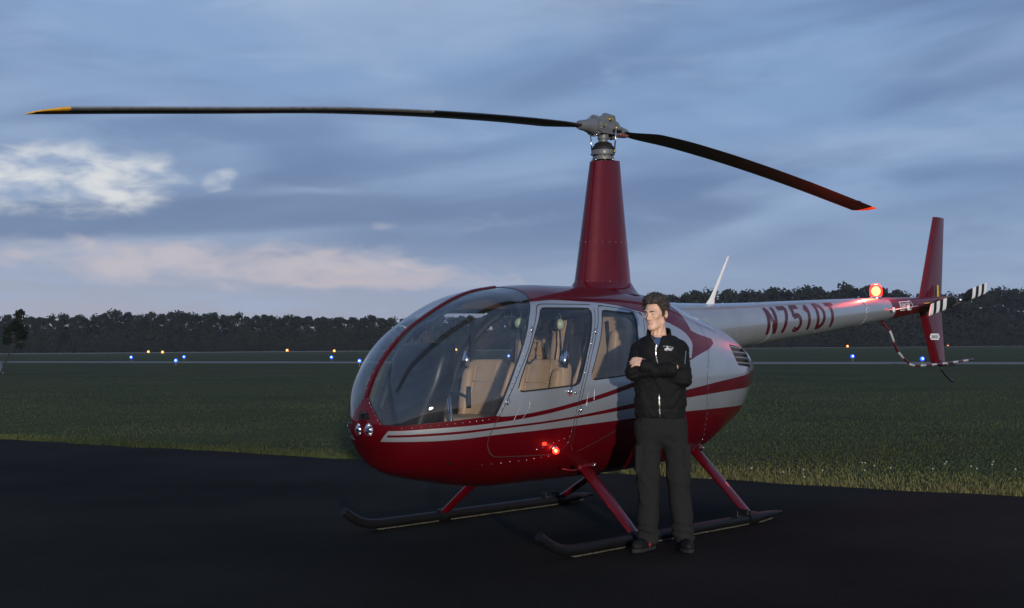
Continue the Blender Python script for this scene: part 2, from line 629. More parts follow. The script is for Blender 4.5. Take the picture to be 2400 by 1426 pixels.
def apron():
    a = EDGE_P - EDGE_D * 120
    pts = []
    k = 900
    for i in range(k + 1):                              # ragged paving edge
        s = -60 + 180 * i / k
        w = .05 * math.sin(s * 1.7) + .035 * math.sin(s * 5.1 + 1) + .02 * random.uniform(-1, 1)
        p = EDGE_P + EDGE_D * s + EDGE_N * w
        pts.append((p[0], p[1]))
    pts += [(100, -140), (-140, -140)]
    pts.reverse()
    o = sheet('apron', pts, 0.0, 'asphalt', .04)
    struct(o)


apron()


def strip(name, p, d, w, l0, l1, z, m):
    d = np.array(d, float) / np.linalg.norm(d)
    nrm = np.array([-d[1], d[0]]); p = np.array(p, float)
    q = [p + d * l0 - nrm * w / 2, p + d * l1 - nrm * w / 2, p + d * l1 + nrm * w / 2, p + d * l0 + nrm * w / 2]
    return struct(sheet(name, [tuple(a) for a in q], z, m, .03))


strip('taxiway', (-16.5, 127.5), (100.6, -66.1), 9.0, -420, 420, -.004, 'concrete')
strip('runway', (0, 590), (480, 150), 60.0, -900, 900, -.004, 'runway_surface')
struct(sheet('taxiway_branch', [(-110, 176), (-63.5, 161), (-31.2, 79.5), (-70, 77.5), (-140, 120)], .0, 'concrete', .03))


# ---------------------------------------------------------------- grass
def grass_blades(name, n, dist_fn, hmin, hmax, width, tone_lo, tone_hi, seed, lean=.55):
    r = np.random.default_rng(seed)
    xy = dist_fn(r, n)
    n = len(xy)
    h = r.uniform(hmin, hmax, n)
    patch = vnoise(np.stack([xy[:, 0] * .35, xy[:, 1] * .35, np.zeros(n)], -1), 3) * .5 + .5
    patch2 = vnoise(np.stack([xy[:, 0] * 1.3, xy[:, 1] * 1.3, np.zeros(n)], -1), 9) * .5 + .5
    h *= .6 + .8 * patch2
    # drier, yellower stretch by the paving right of the helicopter
    dry = np.exp(-((xy[:, 0] - 5.5) / 4.0) ** 2 - (((xy - EDGE_P) @ EDGE_N - .9) / 1.6) ** 2)
    ang = r.uniform(0, 2 * PI, n)
    wd = width * r.uniform(.7, 1.3, n)
    ln = r.uniform(0, lean, n) * h
    la = r.uniform(0, 2 * PI, n)
    dx, dy = np.cos(ang) * wd, np.sin(ang) * wd
    lx, ly = np.cos(la) * ln, np.sin(la) * ln
    z0 = np.full(n, -.03)
    V = np.zeros((n, 5, 3))
    V[:, 0] = np.stack([xy[:, 0] - dx, xy[:, 1] - dy, z0], -1)
    V[:, 1] = np.stack([xy[:, 0] + dx, xy[:, 1] + dy, z0], -1)
    V[:, 2] = np.stack([xy[:, 0] + dx * .8 + lx * .35, xy[:, 1] + dy * .8 + ly * .35, z0 + h * .6], -1)
    V[:, 3] = np.stack([xy[:, 0] - dx * .8 + lx * .35, xy[:, 1] - dy * .8 + ly * .35, z0 + h * .6], -1)
    V[:, 4] = np.stack([xy[:, 0] + lx, xy[:, 1] + ly, z0 + h], -1)
    o = (np.arange(n) * 5)[:, None]
    loops = np.concatenate([o + np.array([[0, 1, 2, 3]]), o + np.array([[3, 2, 4]])], 1).ravel()
    me = bpy.data.meshes.new(name)
    me.vertices.add(n * 5); me.vertices.foreach_set('co', V.ravel())
    me.loops.add(n * 7); me.loops.foreach_set('vertex_index', loops.astype(np.int32))
    me.polygons.add(n * 2)
    st = np.stack([np.arange(n) * 7, np.arange(n) * 7 + 4], -1).ravel()
    me.polygons.foreach_set('loop_start', st.astype(np.int32))
    me.update(calc_edges=True)
    tone = np.clip(tone_lo + (tone_hi - tone_lo) * (.25 * r.random(n) + .75 * patch) + r.normal(0, .08, n) + .38 * dry - .10 + .16 * vnoise(np.stack([xy[:, 0] * .09, xy[:, 1] * .09, np.zeros(n)], -1), 17), 0, 1)
    at = me.attributes.new('tone', 'FLOAT', 'FACE')
    at.data.foreach_set('value', np.repeat(tone, 2).astype(np.float32))
    me.materials.append(MATS['grass_blades'])
    return link_mesh(name, me)


def along_edge(s0, s1, depth):
    def fn(r, n):
        s = r.uniform(s0, s1, n); d = np.abs(r.normal(0, depth, n)) + .02
        return EDGE_P + EDGE_D * s[:, None] + EDGE_N * d[:, None]
    return fn


def field(dmax, power):
    def fn(r, n):
        u = r.random(n)
        d0, d1 = 9.5, dmax                              # more blades close by
        d = 1 / (1 / d0 + u * (1 / d1 - 1 / d0)) if power == 2 else d0 * (d1 / d0) ** u
        x = r.uniform(-.56, .56, n) * d
        q = np.stack([x, d], -1)
        return q[((q - EDGE_P) @ EDGE_N) > .03]
    return fn


g = grass_blades('grass', 240000, field(70, 2), .012, .036, .0040, .0, .72, 5, .9)
stuff(g); tag(g, 'short dark green grass covering the airfield beyond the apron', 'grass')
g = grass_blades('grass_fringe', 42000, along_edge(-7, 24, .40), .02, .075, .0034, .05, .9, 6, .7)
stuff(g); tag(g, 'taller yellowish grass fringe along the edge of the dark apron', 'grass')


# ---------------------------------------------------------------- clover flowers
mat('clover_white', (.36, .36, .32), rough=.9)
mat('stem_green', (.06, .10, .03), rough=.8)


def clover():
    r = np.random.default_rng(21)
    hd = MB()
    hd.sphere((0, 0, .050), .0095, 7, 0, (1, 1, .85))
    st = MB(); st.tube([(0, 0, -.03), (.003, 0, .03), (0, 0, .044)], .002, 4)
    first = None
    # clusters on the field right of the skids
    spots = []
    for cx, cy, k, sx, sy in ((3.0, 13.6, 9, .5, .4), (5.4, 14.0, 8, .5, .5), (5.9, 13.3, 10, .4, .5), (4.5, 14.8, 5, .7, .6)):
        for _ in range(k):
            spots.append((cx + r.normal(0, sx), cy + r.normal(0, sy)))
    for x, y in spots:
        if (np.array([x, y]) - EDGE_P) @ EDGE_N < .1:
            y += 1.0
        if first is None:
            e = empty('clover_flower', (x, y, 0))
            a = hd.build('flower_head', 'clover_white', e); b = st.build('stem', 'stem_green', e)
            first = (e, a, b)
        else:
            e = first[0].copy(); COL.objects.link(e)
            for c in first[1:]:
                q = c.copy(); COL.objects.link(q); q.parent = e
        e.location = (x, y, r.uniform(-.02, .015)); e.rotation_euler = (r.normal(0, .15), r.normal(0, .15), r.uniform(0, 6))
        tag(e, 'tiny white clover flower in the grass right of the helicopter skids', 'flower', 'clover flowers in the grass')


clover()

# ---------------------------------------------------------------- trees
mat('bark', (.02, .018, .017), rough=.95)


def foliage_mat(name, c1, c2):
    return mat(name, c1, rough=.85, spec=.1, noise_scale=.35, color2=c2)


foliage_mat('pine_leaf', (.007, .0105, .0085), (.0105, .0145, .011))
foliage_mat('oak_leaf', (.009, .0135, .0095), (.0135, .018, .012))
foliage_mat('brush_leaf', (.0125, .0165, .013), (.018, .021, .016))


def crown_mesh(name, r, height, width, base, lobes, leaves, leaf, conical, mname):
    """leaf clumps spread through uneven lobes: gaps, ragged outline"""
    C = []
    for _ in range(lobes):
        u = r.random() ** .8
        z = base + (height - base) * u
        prof = (1 - u) ** .7 * 1.05 if conical else math.sin(PI * (.14 + .80 * u)) ** .75
        a = r.uniform(0, 2 * PI); rad = width * .5 * prof * math.sqrt(r.random()) * .95
        C.append((rad * math.cos(a), rad * math.sin(a), z, width * r.uniform(.12, .24)))
    C = np.array(C)
    k = r.integers(0, len(C), leaves)
    d = r.normal(0, 1, (leaves, 3)); d /= np.linalg.norm(d, axis=1)[:, None]
    P = C[k, :3] + d * (C[k, 3] * r.uniform(.55, 1.1, leaves))[:, None] * np.array([1, 1, .72])
    a1 = r.normal(0, 1, (leaves, 3)); a1 /= np.linalg.norm(a1, axis=1)[:, None]
    a2 = np.cross(a1, d + r.normal(0, .4, (leaves, 3))); a2 /= np.linalg.norm(a2, axis=1)[:, None] + 1e-9
    s = leaf * r.uniform(.6, 1.4, leaves)[:, None]
    V = np.stack([P - a1 * s, P - a2 * s * .6, P + a1 * s, P + a2 * s * .6], 1).reshape(-1, 3)
    F = np.arange(leaves * 4).reshape(-1, 4)
    me = bpy.data.meshes.new(name)
    me.from_pydata([tuple(v) for v in V], [], [tuple(f) for f in F])
    me.materials.append(MATS[mname])
    return me, C


def trunk_mesh(name, height, r0, C, lean=0.0, bend=0.0):
    b = MB()
    path = [(lean * t + bend * math.sin(PI * t), 0, height * t) for t in np.linspace(0, 1, 7)]
    b.tube(path, [r0 * (1 - .75 * t) for t in np.linspace(0, 1, 7)], 7)
    for c in C[:6]:
        t = min(.85, max(.25, c[2] / height - .15))
        p = Vector((lean * t + bend * math.sin(PI * t), 0, height * t))
        q = Vector(c[:3])
        b.tube([p, p.lerp(q, .5) + Vector((0, 0, .1 * height * .1)), q], [r0 * .35, r0 * .25, r0 * .1], 5)
    me = bpy.data.meshes.new(name)
    me.from_pydata(b.v, [], b.f)
    me.materials.append(MATS['bark'])
    return me


def woods():
    r = np.random.default_rng(3)
    protos = []
    for i in range(4):
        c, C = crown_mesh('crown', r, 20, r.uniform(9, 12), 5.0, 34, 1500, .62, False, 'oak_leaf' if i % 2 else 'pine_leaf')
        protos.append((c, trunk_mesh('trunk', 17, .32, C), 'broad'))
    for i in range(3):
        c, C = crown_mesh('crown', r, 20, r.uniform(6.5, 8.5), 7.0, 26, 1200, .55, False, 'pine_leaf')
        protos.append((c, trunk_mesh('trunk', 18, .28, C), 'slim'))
    # skyline as seen from the apron: bearing -> angle of the tree tops above eye level
    bx = np.array([-.56, -.40, -.36, -.33, -.30, -.27, -.235, -.20, -.12, -.09, -.05, .0, .05, .10, .155, .20, .265, .31, .345, .395, .56])
    bt = np.array([.0262, .0275, .0258, .0262, .0285, .0292, .0275, .0255, .0250, .0230, .0235, .025, .028, .036, .0425, .0430, .0440, .0410, .0395, .0440, .043])
    k = 0
    u = -.50
    while u < .50:
        d = 640 + 45 * r.random() + 130 * (u if u > 0 else 0)
        c, t, kind = protos[r.integers(0, len(protos))]
        tall = (np.interp(u, bx, bt) * d + 1.394) * r.uniform(.93, 1.04)
        s = tall / 20.0 * .97
        x = math.tan(u) * d
        e = empty('tree', (x, d, -.03), r.uniform(0, 6.28))
        sxy = s * r.uniform(.85, 1.15) * (1.0 if tall > 19 else 1.15)
        e.scale = (sxy, sxy, s)
        for me, nm in ((c, 'crown'), (t, 'trunk')):
            o = link_mesh(nm, me, e)
        side = 'left' if u < .02 else 'right'
        if kind == 'broad':
            lab = 'broad dark tree in the far wood beyond the runway, %s of the mast' % side
        else:
            lab = 'slim dark tree in the far wood beyond the runway, %s of the mast' % side
        tag(e, lab, 'tree', 'trees of the far wood beyond the runway, %s part, %s' % (side, kind))
        u += (sxy * (5.4 if kind == 'broad' else 4.2)) / d * r.uniform(.75, 1.2)
        k += 1
    # second row and the brush under it read as one mass
    V, F, M = [], [], []
    meshes = [(np.array([v.co[:] for v in c.vertices]), c.materials[0].name) for c, t, kk in protos]
    parts = {'pine_leaf': [], 'oak_leaf': [], 'brush_leaf': []}

    def put(arr, nm, x, y, sx, sz, rot):
        cr, sr = math.cos(rot), math.sin(rot)
        q = arr * np.array([sx, sx, sz])
        q = np.stack([q[:, 0] * cr - q[:, 1] * sr + x, q[:, 0] * sr + q[:, 1] * cr + y, q[:, 2] - .03], -1)
        parts[nm].append(q)
    u = -.52
    while u < .52:
        d = 720 + 40 * r.random() + 130 * max(u, 0)
        a, nm = meshes[r.integers(0, len(meshes))]
        tall = (np.interp(u, bx, bt) * d + 1.394) * r.uniform(.82, .97)
        put(a[:r.integers(700, 1100) * 4], nm, math.tan(u) * d, d, tall / 20 * 1.2, tall / 20, r.uniform(0, 6))
        u += .0125 * r.uniform(.7, 1.2)
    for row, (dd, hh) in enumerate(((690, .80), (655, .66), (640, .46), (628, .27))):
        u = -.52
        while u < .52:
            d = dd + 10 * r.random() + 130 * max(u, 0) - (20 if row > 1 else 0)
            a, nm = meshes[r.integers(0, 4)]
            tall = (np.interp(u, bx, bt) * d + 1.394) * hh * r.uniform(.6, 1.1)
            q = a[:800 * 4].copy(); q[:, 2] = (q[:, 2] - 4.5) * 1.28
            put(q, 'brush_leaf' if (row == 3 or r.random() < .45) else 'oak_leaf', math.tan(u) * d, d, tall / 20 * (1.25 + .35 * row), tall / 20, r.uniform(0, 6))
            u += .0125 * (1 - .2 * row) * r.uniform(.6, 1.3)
    allv, mi = [], []
    for j, nm in enumerate(parts):
        q = np.concatenate(parts[nm]); allv.append(q); mi.append(np.full(len(q) // 4, j))
    allv = np.concatenate(allv); mi = np.concatenate(mi)
    nf = len(allv) // 4
    me = bpy.data.meshes.new('woodland')
    me.vertices.add(nf * 4); me.vertices.foreach_set('co', allv.ravel())
    me.loops.add(nf * 4); me.loops.foreach_set('vertex_index', np.arange(nf * 4, dtype=np.int32))
    me.polygons.add(nf); me.polygons.foreach_set('loop_start', (np.arange(nf) * 4).astype(np.int32))
    me.update(calc_edges=True)
    for nm in parts:
        me.materials.append(MATS[nm])
    me.polygons.foreach_set('material_index', mi.astype(np.int32))
    o = link_mesh('woodland', me)
    stuff(o); tag(o, 'dense dark undergrowth and inner trees of the far wood', 'woodland')


woods()


def build_wood_backing():
    # added dark backing behind the wood: hides bright sky low between the trunks
    bx = np.array([-.60, -.40, -.30, -.20, -.09, .0, .10, .155, .265, .395, .60])
    bt = np.array([.0262, .0275, .0285, .0255, .0230, .025, .036, .0425, .0440, .0440, .043])
    vs, fs = [], []
    us = np.linspace(-.60, .60, 121)
    for u in us:
        h = np.interp(u, bx, bt) * 760 * .66 + 1.0
        h += 1.2 * math.sin(u * 61) + .8 * math.sin(u * 143 + 1)
        for d, f in ((735, -.2), (752, .55), (775, .9), (800, 1.0), (900, 1.0)):
            dd = d + 130 * max(u, 0)
            vs.append((math.tan(u) * dd, dd, max(-.2, h * f)))
    for i in range(len(us) - 1):
        for j in range(4):
            fs.append((i * 5 + j, (i + 1) * 5 + j, (i + 1) * 5 + j + 1, i * 5 + j + 1))
    struct(mk('wood_backing', vs, fs, 'backing_dark', None))


mat('backing_dark', (.008, .010, .009), rough=.95, noise_scale=.12, noise_amt=.5)
build_wood_backing()


def leaning_tree():
    r = np.random.default_rng(8)
    e = empty('leaning_tree', (-30.9, 78.2, -.03))
    c, C = crown_mesh('crown', r, 3.75, 1.7, 1.6, 26, 1900, .07, True, 'oak_leaf')
    for v in c.vertices:
        v.co.x += .45 + .2 * v.co.z
    C[:, 0] += .45 + .2 * C[:, 2]
    link_mesh('crown', c, e); link_mesh('trunk', trunk_mesh('trunk', 2.6, .07, C, 1.0, .05), e)
    tag(e, 'small thin tree leaning right at the far left edge of the field', 'tree')


leaning_tree()

# ---------------------------------------------------------------- airfield edge lights
mat('lamp_stake', (.35, .30, .05), rough=.6)
mat('lamp_base', (.10, .10, .10), rough=.7)
mat('blue_lens', (.05, .1, .9), rough=.2, emit=(.008, .07, 1.0), emit_str=2.6)
mat('blue_core', (.6, .75, 1.0), rough=.2, emit=(.25, .5, 1.0), emit_str=4.0)
mat('amber_lens', (.9, .4, .05), rough=.2, emit=(1.0, .22, .012), emit_str=1.8)
mat('amber_core', (1.0, .8, .5), rough=.2, emit=(1.0, .62, .22), emit_str=3.2)


def edge_light(name, x, y, lens, core, s):  # lens and core are oversized so their shape imitates the glow
    e = empty(name, (x, y, -.03))
    b = MB(); b.lathe([(.11, 0), (.11, .025), (.05, .045), (.03, .05)], n=12); b.build('base_plate', 'lamp_base', e)
    b = MB(); b.lathe([(.02, .05), (.02, .24), (.06, .26), (.07, .29)], n=10); b.build('stake', 'lamp_stake', e)
    b = MB(); b.lathe([(.065 * s, .29), (.075 * s, .29 + .03 * s), (.07 * s, .29 + .09 * s), (.045 * s, .29 + .125 * s), (.0, .29 + .14 * s)], n=14)
    l = b.build('lens', lens, e)
    b = MB(); b.sphere((0, -.045 * s, .29 + .065 * s), .042 * s, 10); b.build('bulb_glow', core, l)
    return e


def lights():
    blue = [(-47.6, 161.8, 'leftmost blue taxiway light beyond the field'),
            (-29.5, 113.6, 'blue taxiway light nearest the camera of the left pair'),
            (-41.3, 163.0, 'blue taxiway light just right of and behind the left pair'),
            (-19.5, 139.7, 'blue taxiway light below the rightmost left amber light'),
            (-11.8, 100.0, 'blue taxiway light just left of the helicopter nose'),
            (-.4, 140.5, 'blue taxiway light seen through the windshield'),
            (28.9, 110.1, 'blue taxiway light under the tail boom, below an amber light'),
            (28.15, 89.0, 'bright blue taxiway light beside the lower tail fin')]
    for x, y, lab in blue:
        d = math.hypot(x, y)
        tag(edge_light('taxiway_light', x, y, 'blue_lens', 'blue_core', 1.25 + d / 130), lab, 'light', 'blue taxiway lights')
    amber = [(-119.4, 425, 'leftmost amber runway light'), (-99.2, 367.4, 'second amber runway light from the left'),
             (-81.8, 470.6, 'brightest amber runway light, third from the left'), (-51.8, 376.8, 'amber runway light left of the helicopter nose'),
             (-18.5, 426.4, 'amber runway light seen through the windshield'),
             (141, 545, 'amber runway light under the tail boom'), (232, 690, 'amber runway light right of the lower tail fin')]
    for i, (x, y, lab) in enumerate(amber):
        d = math.hypot(x, y)
        tag(edge_light('runway_light', x, y, 'amber_lens', 'amber_core', 2.2 + d / 130 + (.8 if i == 2 else 0)), lab, 'light', 'amber runway lights')


lights()
# ================================================================ the helicopter
# local axes: x aft, y to starboard (away from the camera), z up; origin on the ground under the rotor mast
HX, HY, HTH = .725, 10.389, math.radians(46.57)
mat('red_paint', (.088, .0006, .0040), rough=.5, metal=.15, spec=.12, coat=.7, coat_rough=.03, noise_scale=5, noise_amt=.16, rough_var=.05)
mat('silver_paint', (.335, .352, .380), rough=.34, metal=.50, coat=1.0, coat_rough=.08, noise_scale=3.5, noise_amt=.10, rough_var=.05)
mat('trim_dark', (.020, .021, .024), rough=.7, noise_scale=12, noise_amt=.3)
mat('seal', (.012, .012, .013), rough=.6)
mat('seam_grey', (.05, .045, .045), rough=.6)
mat('tan_leather', (.46, .305, .18), rough=.55, noise_scale=9, noise_amt=.16, bump=.12, bump_scale=180)
mat('tan_dark', (.24, .155, .095), rough=.6, noise_scale=9, noise_amt=.2)
mat('tan_piping', (.42, .31, .20), rough=.55)
mat('black_plastic', (.012, .012, .013), rough=.42, noise_scale=25, noise_amt=.3)
mat('black_rubber', (.010, .010, .011), rough=.7)
mat('chrome', (.62, .62, .64), rough=.18, metal=1.0)
mat('steel', (.45, .45, .46), rough=.34, metal=1.0, noise_scale=30, noise_amt=.25)
mat('brass', (.62, .47, .18), rough=.32, metal=1.0)
mat('hub_grey', (.125, .128, .135), rough=.45, noise_scale=22, noise_amt=.22, coat=.15)
mat('blade_black', (.010, .011, .012), rough=.42, noise_scale=7, noise_amt=.35)
mat('blade_steel', (.40, .385, .355), rough=.42, metal=.6, noise_scale=18, noise_amt=.3)
mat('blade_tip', (.90, .46, .035), rough=.45, noise_scale=25, noise_amt=.2)
mat('white_paint', (.74, .74, .74), rough=.45, noise_scale=14, noise_amt=.1)
mat('skid_black', (.0045, .0045, .005), rough=.55, noise_scale=15, noise_amt=.4, spec=.3)
mat('guard_white', (.36, .36, .36), rough=.5)
mat('skid_shoe', (.40, .37, .28), rough=.45, metal=.7, noise_scale=40, noise_amt=.6)
mat('marking_red', (.05, .004, .009), rough=.4, coat=.3)
mat('lamp_bowl', (.85, .85, .86), rough=.08, metal=1.0)
mat('earcup_green', (.42, .47, .30), rough=.4, coat=.3)
mat('placard_yellow', (.55, .40, .05), rough=.5)
mat('red_glow', (1, .05, .02), rough=.3, emit=(1.0, .03, .015), emit_str=4.0)
mat('red_core', (1, .5, .3), rough=.3, emit=(1.0, .22, .10), emit_str=8.0)
mat('screen_glass', (.01, .012, .015), rough=.06, coat=1)
glass_mat('windshield_glass', (.95, .962, .974), 1.62, .0, .006)
glass_mat('window_glass', (.93, .935, .94), 1.45, .0, .006)
glass_mat('red_dome', (1.0, .55, .48), 1.3)
def _glow_dome():
    nt = MATS['red_dome'].node_tree
    o = [n for n in nt.nodes if n.type == 'OUTPUT_MATERIAL'][0]
    src = o.inputs[0].links[0].from_socket
    em = nt.nodes.new('ShaderNodeEmission'); em.inputs[0].default_value = (1, .020, .012, 1); em.inputs[1].default_value = 3.2
    ad = nt.nodes.new('ShaderNodeAddShader')
    nt.links.new(src, ad.inputs[0]); nt.links.new(em.outputs[0], ad.inputs[1]); nt.links.new(ad.outputs[0], o.inputs[0])


_glow_dome()

glass_mat('lens_glass', (.93, .95, .97), 1.45)

HELI = empty('helicopter', (HX, HY, 0), HTH)
tag(HELI, 'red and silver four seat helicopter parked on the dark apron', 'helicopter')

XN, XR = -2.50, 2.07
#         x      top    bottom  half w  z wide  n up   n low
TAB = np.array([
    (-2.50, .870, .870, .000, .870, 2.00, 2.0),
    (-2.44, 1.141, .722, .215, .871, 1.989, 2.0),
    (-2.29, 1.359, .556, .396, .943, 2.081, 2.1),
    (-1.98, 1.590, .474, .588, .989, 2.304, 2.2),
    (-1.41, 1.809, .400, .690, 1.055, 2.50, 2.35),
    (-0.90, 1.857, .400, .690, 1.053, 2.50, 2.4),
    (-0.40, 1.859, .399, .675, 1.060, 2.50, 2.4),
    (0.20, 1.830, .408, .645, 1.065, 2.50, 2.4),
    (0.80, 1.700, .464, .578, 1.097, 2.50, 2.4),
    (1.30, 1.561, .647, .487, 1.127, 2.402, 2.3),
    (1.65, 1.440, .778, .322, 1.169, 2.278, 2.2),
    (1.92, 1.350, .963, .169, 1.182, 2.188, 2.1),
    (2.03, 1.300, 1.069, .097, 1.187, 1.999, 2.0),
    (2.07, 1.220, 1.220, .000, 1.220, 2.00, 2.0)])


def x2t(x):
    return np.arccos(np.clip(1 - 2 * (np.asarray(x, float) - XN) / (XR - XN), -1, 1)) / PI


def pchip(tk, yk, t):
    tk, yk, t = np.asarray(tk, float), np.asarray(yk, float), np.asarray(t, float)
    h = np.diff(tk); d = np.diff(yk) / h; n = len(tk); m = np.zeros(n)
    for i in range(1, n - 1):
        if d[i - 1] * d[i] > 0:
            w1 = 2 * h[i] + h[i - 1]; w2 = h[i] + 2 * h[i - 1]
            m[i] = (w1 + w2) / (w1 / d[i - 1] + w2 / d[i])
    m[0] = d[0] * 1.5 - m[1] * .5; m[-1] = d[-1] * 1.5 - m[-2] * .5
    i = np.clip(np.searchsorted(tk, t) - 1, 0, n - 2); s = (t - tk[i]) / h[i]
    r = ((2 * s**3 - 3 * s**2 + 1) * yk[i] + (s**3 - 2 * s**2 + s) * h[i] * m[i]
         + (-2 * s**3 + 3 * s**2) * yk[i + 1] + (s**3 - s**2) * h[i] * m[i + 1])
    r = np.where(t < tk[0], yk[0] + (t - tk[0]) * m[0], r)
    return np.where(t > tk[-1], yk[-1] + (t - tk[-1]) * m[-1], r)


_tk = x2t(TAB[:, 0])


def fus_params(t):
    return [pchip(_tk, TAB[:, k], t) for k in range(1, 7)]


def fus_point(t, a):
    t, a = np.broadcast_arrays(np.asarray(t, float), np.asarray(a, float))
    zt, zb, w, zc, nu, nl = fus_params(t)
    x = XN + (XR - XN) * (1 - np.cos(PI * t)) / 2
    ca, sa = -np.cos(a), np.sin(a)
    n = np.where(ca > 0, nu, nl); h = np.where(ca > 0, zt - zc, zc - zb)
    y = w * np.sign(sa) * np.abs(sa) ** (2 / n); z = zc + h * np.sign(ca) * np.abs(ca) ** (2 / n)
    return np.stack([x, y, z], -1)


def fus_F(p):
    """implicit form of the same surface, for normals"""
    t = x2t(np.clip(p[:, 0], XN + 1e-4, XR - 1e-4))
    zt, zb, w, zc, nu, nl = fus_params(t)
    up = p[:, 2] > zc
    h = np.maximum(np.where(up, zt - zc, zc - zb), 1e-4); n = np.where(up, nu, nl)
    return (np.abs(p[:, 1]) / np.maximum(w, 1e-4)) ** n + (np.abs(p[:, 2] - zc) / h) ** n - 1


def fus_normal(p):
    p = np.asarray(p, float); e = 1.5e-3
    g = np.stack([fus_F(p + np.eye(3)[k] * e) - fus_F(p - np.eye(3)[k] * e) for k in range(3)], -1)
    ln = np.linalg.norm(g, axis=1)[:, None]
    n = g / np.maximum(ln, 1e-9)
    n[p[:, 0] < XN + .004] = (-1, 0, 0); n[p[:, 0] > XR - .004] = (1, 0, 0)
    return n


def fus_side(x, z, side=-1):
    """point on the side of the fuselage at given x and z"""
    t = x2t(x); zt, zb, w, zc, nu, nl = [float(q) for q in fus_params(t)]
    n = nu if z > zc else nl; h = (zt - zc) if z > zc else (zc - zb)
    y = w * max(0.0, 1 - min(1, abs(z - zc) / h) ** n) ** (1 / n)
    p = np.array([[x, side * y, z]])
    return Vector(p[0]), Vector(fus_normal(p)[0])


# panel outlines (x, z), both sides
WS_REAR = np.array([(-1.95, .80), (-1.867, .937), (-1.741, 1.178), (-1.696, 1.26), (-1.622, 1.374), (-1.541, 1.488), (-1.458, 1.595),
                    (-1.399, 1.65), (-1.343, 1.703), (-1.306, 1.735), (-1.262, 1.785), (-1.25, 1.815), (-1.25, 1.95)])
WS_LOW = np.array([(-2.6, .885), (-2.463, .885), (-2.411, .883), (-2.288, .896), (-2.056, .921), (-1.867, .937), (-1.2, .99), (2.2, 1.0)])
DOOR_TOP = np.array([(-1.45, 1.70), (-1.292, 1.713), (-1.082, 1.727), (-.688, 1.719), (-.424, 1.701), (-.241, 1.668), (-.10, 1.645), (.2, 1.57)])
ROOF_LINE = np.array([(-.9, 1.800), (-.624, 1.777), (-.3, 1.741), (-.111, 1.677), (.149, 1.597), (.562, 1.481), (.77, 1.447), (1.2, 1.36)])
A_TOP = np.array([(-2.6, .925), (-1.867, .936), (-1.812, .930), (-1.426, .964), (-1.082, 1.013), (-.522, 1.116), (-.05, 1.222), (.345, 1.300), (1.0, 1.45)])
A_LOW = np.array([(-2.6, .848), (-2.446, .849), (-2.265, .862), (-1.808, .895), (-1.424, .935), (-1.081, .983), (-.491, 1.087), (-.05, 1.185), (.345, 1.285), (1.0, 1.45)])
B_TOP = np.array([(-2.6, .818), (-2.444, .821), (-2.261, .831), (-1.804, .864), (-1.264, .895), (-.522, .965), (.281, 1.052), (1.0, 1.118), (2.2, 1.20)])
B_LOW = np.array([(-2.6, .804), (-2.445, .806), (-2.258, .815), (-1.801, .849), (-1.261, .880), (-.486, .933), (.282, .988), (1.0, 1.022), (2.2, 1.06)])
MAIN = np.array([(-2.6, .776), (-2.457, .777), (-2.252, .780), (-1.793, .812), (-1.25, .832), (-.473, .859), (.24, .880), (1.3, .884), (2.2, .884)])
DOOR_F = rounded_poly([(-1.300, 1.695), (-.695, 1.702), (-.862, 1.489), (-.968, 1.336), (-1.065, 1.133), (-1.100, 1.044), (-1.146, .874), (-1.150, .70),
                       (-1.25, .640), (-1.82, .655), (-1.895, .74), (-1.896, .813), (-1.853, .92), (-1.736, 1.121), (-1.679, 1.222), (-1.480, 1.508)], .05)
DOOR_A = rounded_poly([(-.655, 1.698), (-.36, 1.675), (-.16, 1.640), (-.25, 1.46), (-.30, 1.20), (-.30, .95), (-.36, .86), (-.594, .795), (-1.024, .640), (-1.10, .672),
                       (-1.120, .748), (-1.116, .874), (-1.070, 1.044), (-1.035, 1.133), (-.938, 1.336), (-.832, 1.489)], .05)
WIN_F = rounded_poly([(-1.284, 1.662), (-.770, 1.667), (-.875, 1.525), (-.985, 1.36), (-1.103, 1.128), (-1.699, 1.095), (-1.653, 1.202), (-1.579, 1.328), (-1.463, 1.488)], .035)
WIN_A = rounded_poly([(-.642, 1.657), (-.267, 1.634), (-.337, 1.48), (-.392, 1.33), (-.412, 1.196), (-.634, 1.178), (-.976, 1.158), (-.87, 1.34), (-.76, 1.50)], .035)
SWOOSH = rounded_poly([(-.111, 1.683), (-.11, 1.64), (.132, 1.578), (.299, 1.52), (.373, 1.473), (.405, 1.412), (.384, 1.368), (.335, 1.287), (.523, 1.333),
                       (.671, 1.367), (.782, 1.415), (.77, 1.449), (.562, 1.483), (.149, 1.601)], .03)
VENT = rounded_poly([(1.06, 1.405), (1.40, 1.375), (1.62, 1.30), (1.60, 1.20), (1.15, 1.225), (1.10, 1.32)], .03)
COWL_X = np.array([(.72, .40), (.697, .63), (.611, .742), (.57, .985), (.581, 1.189), (.632, 1.333), (.66, 1.42), (.66, 1.9)])
INTAKE = rounded_poly([(-.045, .972), (.045, .972), (.068, .922), (-.068, .922)], .012)
LAMP_Y, LAMP_Z, LAMP_R = .052, .856, .043


def cv(c, x):
    return pchip(c[:, 0], c[:, 1], x)


def cvz(c, z):
    return pchip(c[:, 1], c[:, 0], z) if np.all(np.diff(c[:, 1]) > 0) else np.interp(z, c[:, 1], c[:, 0])


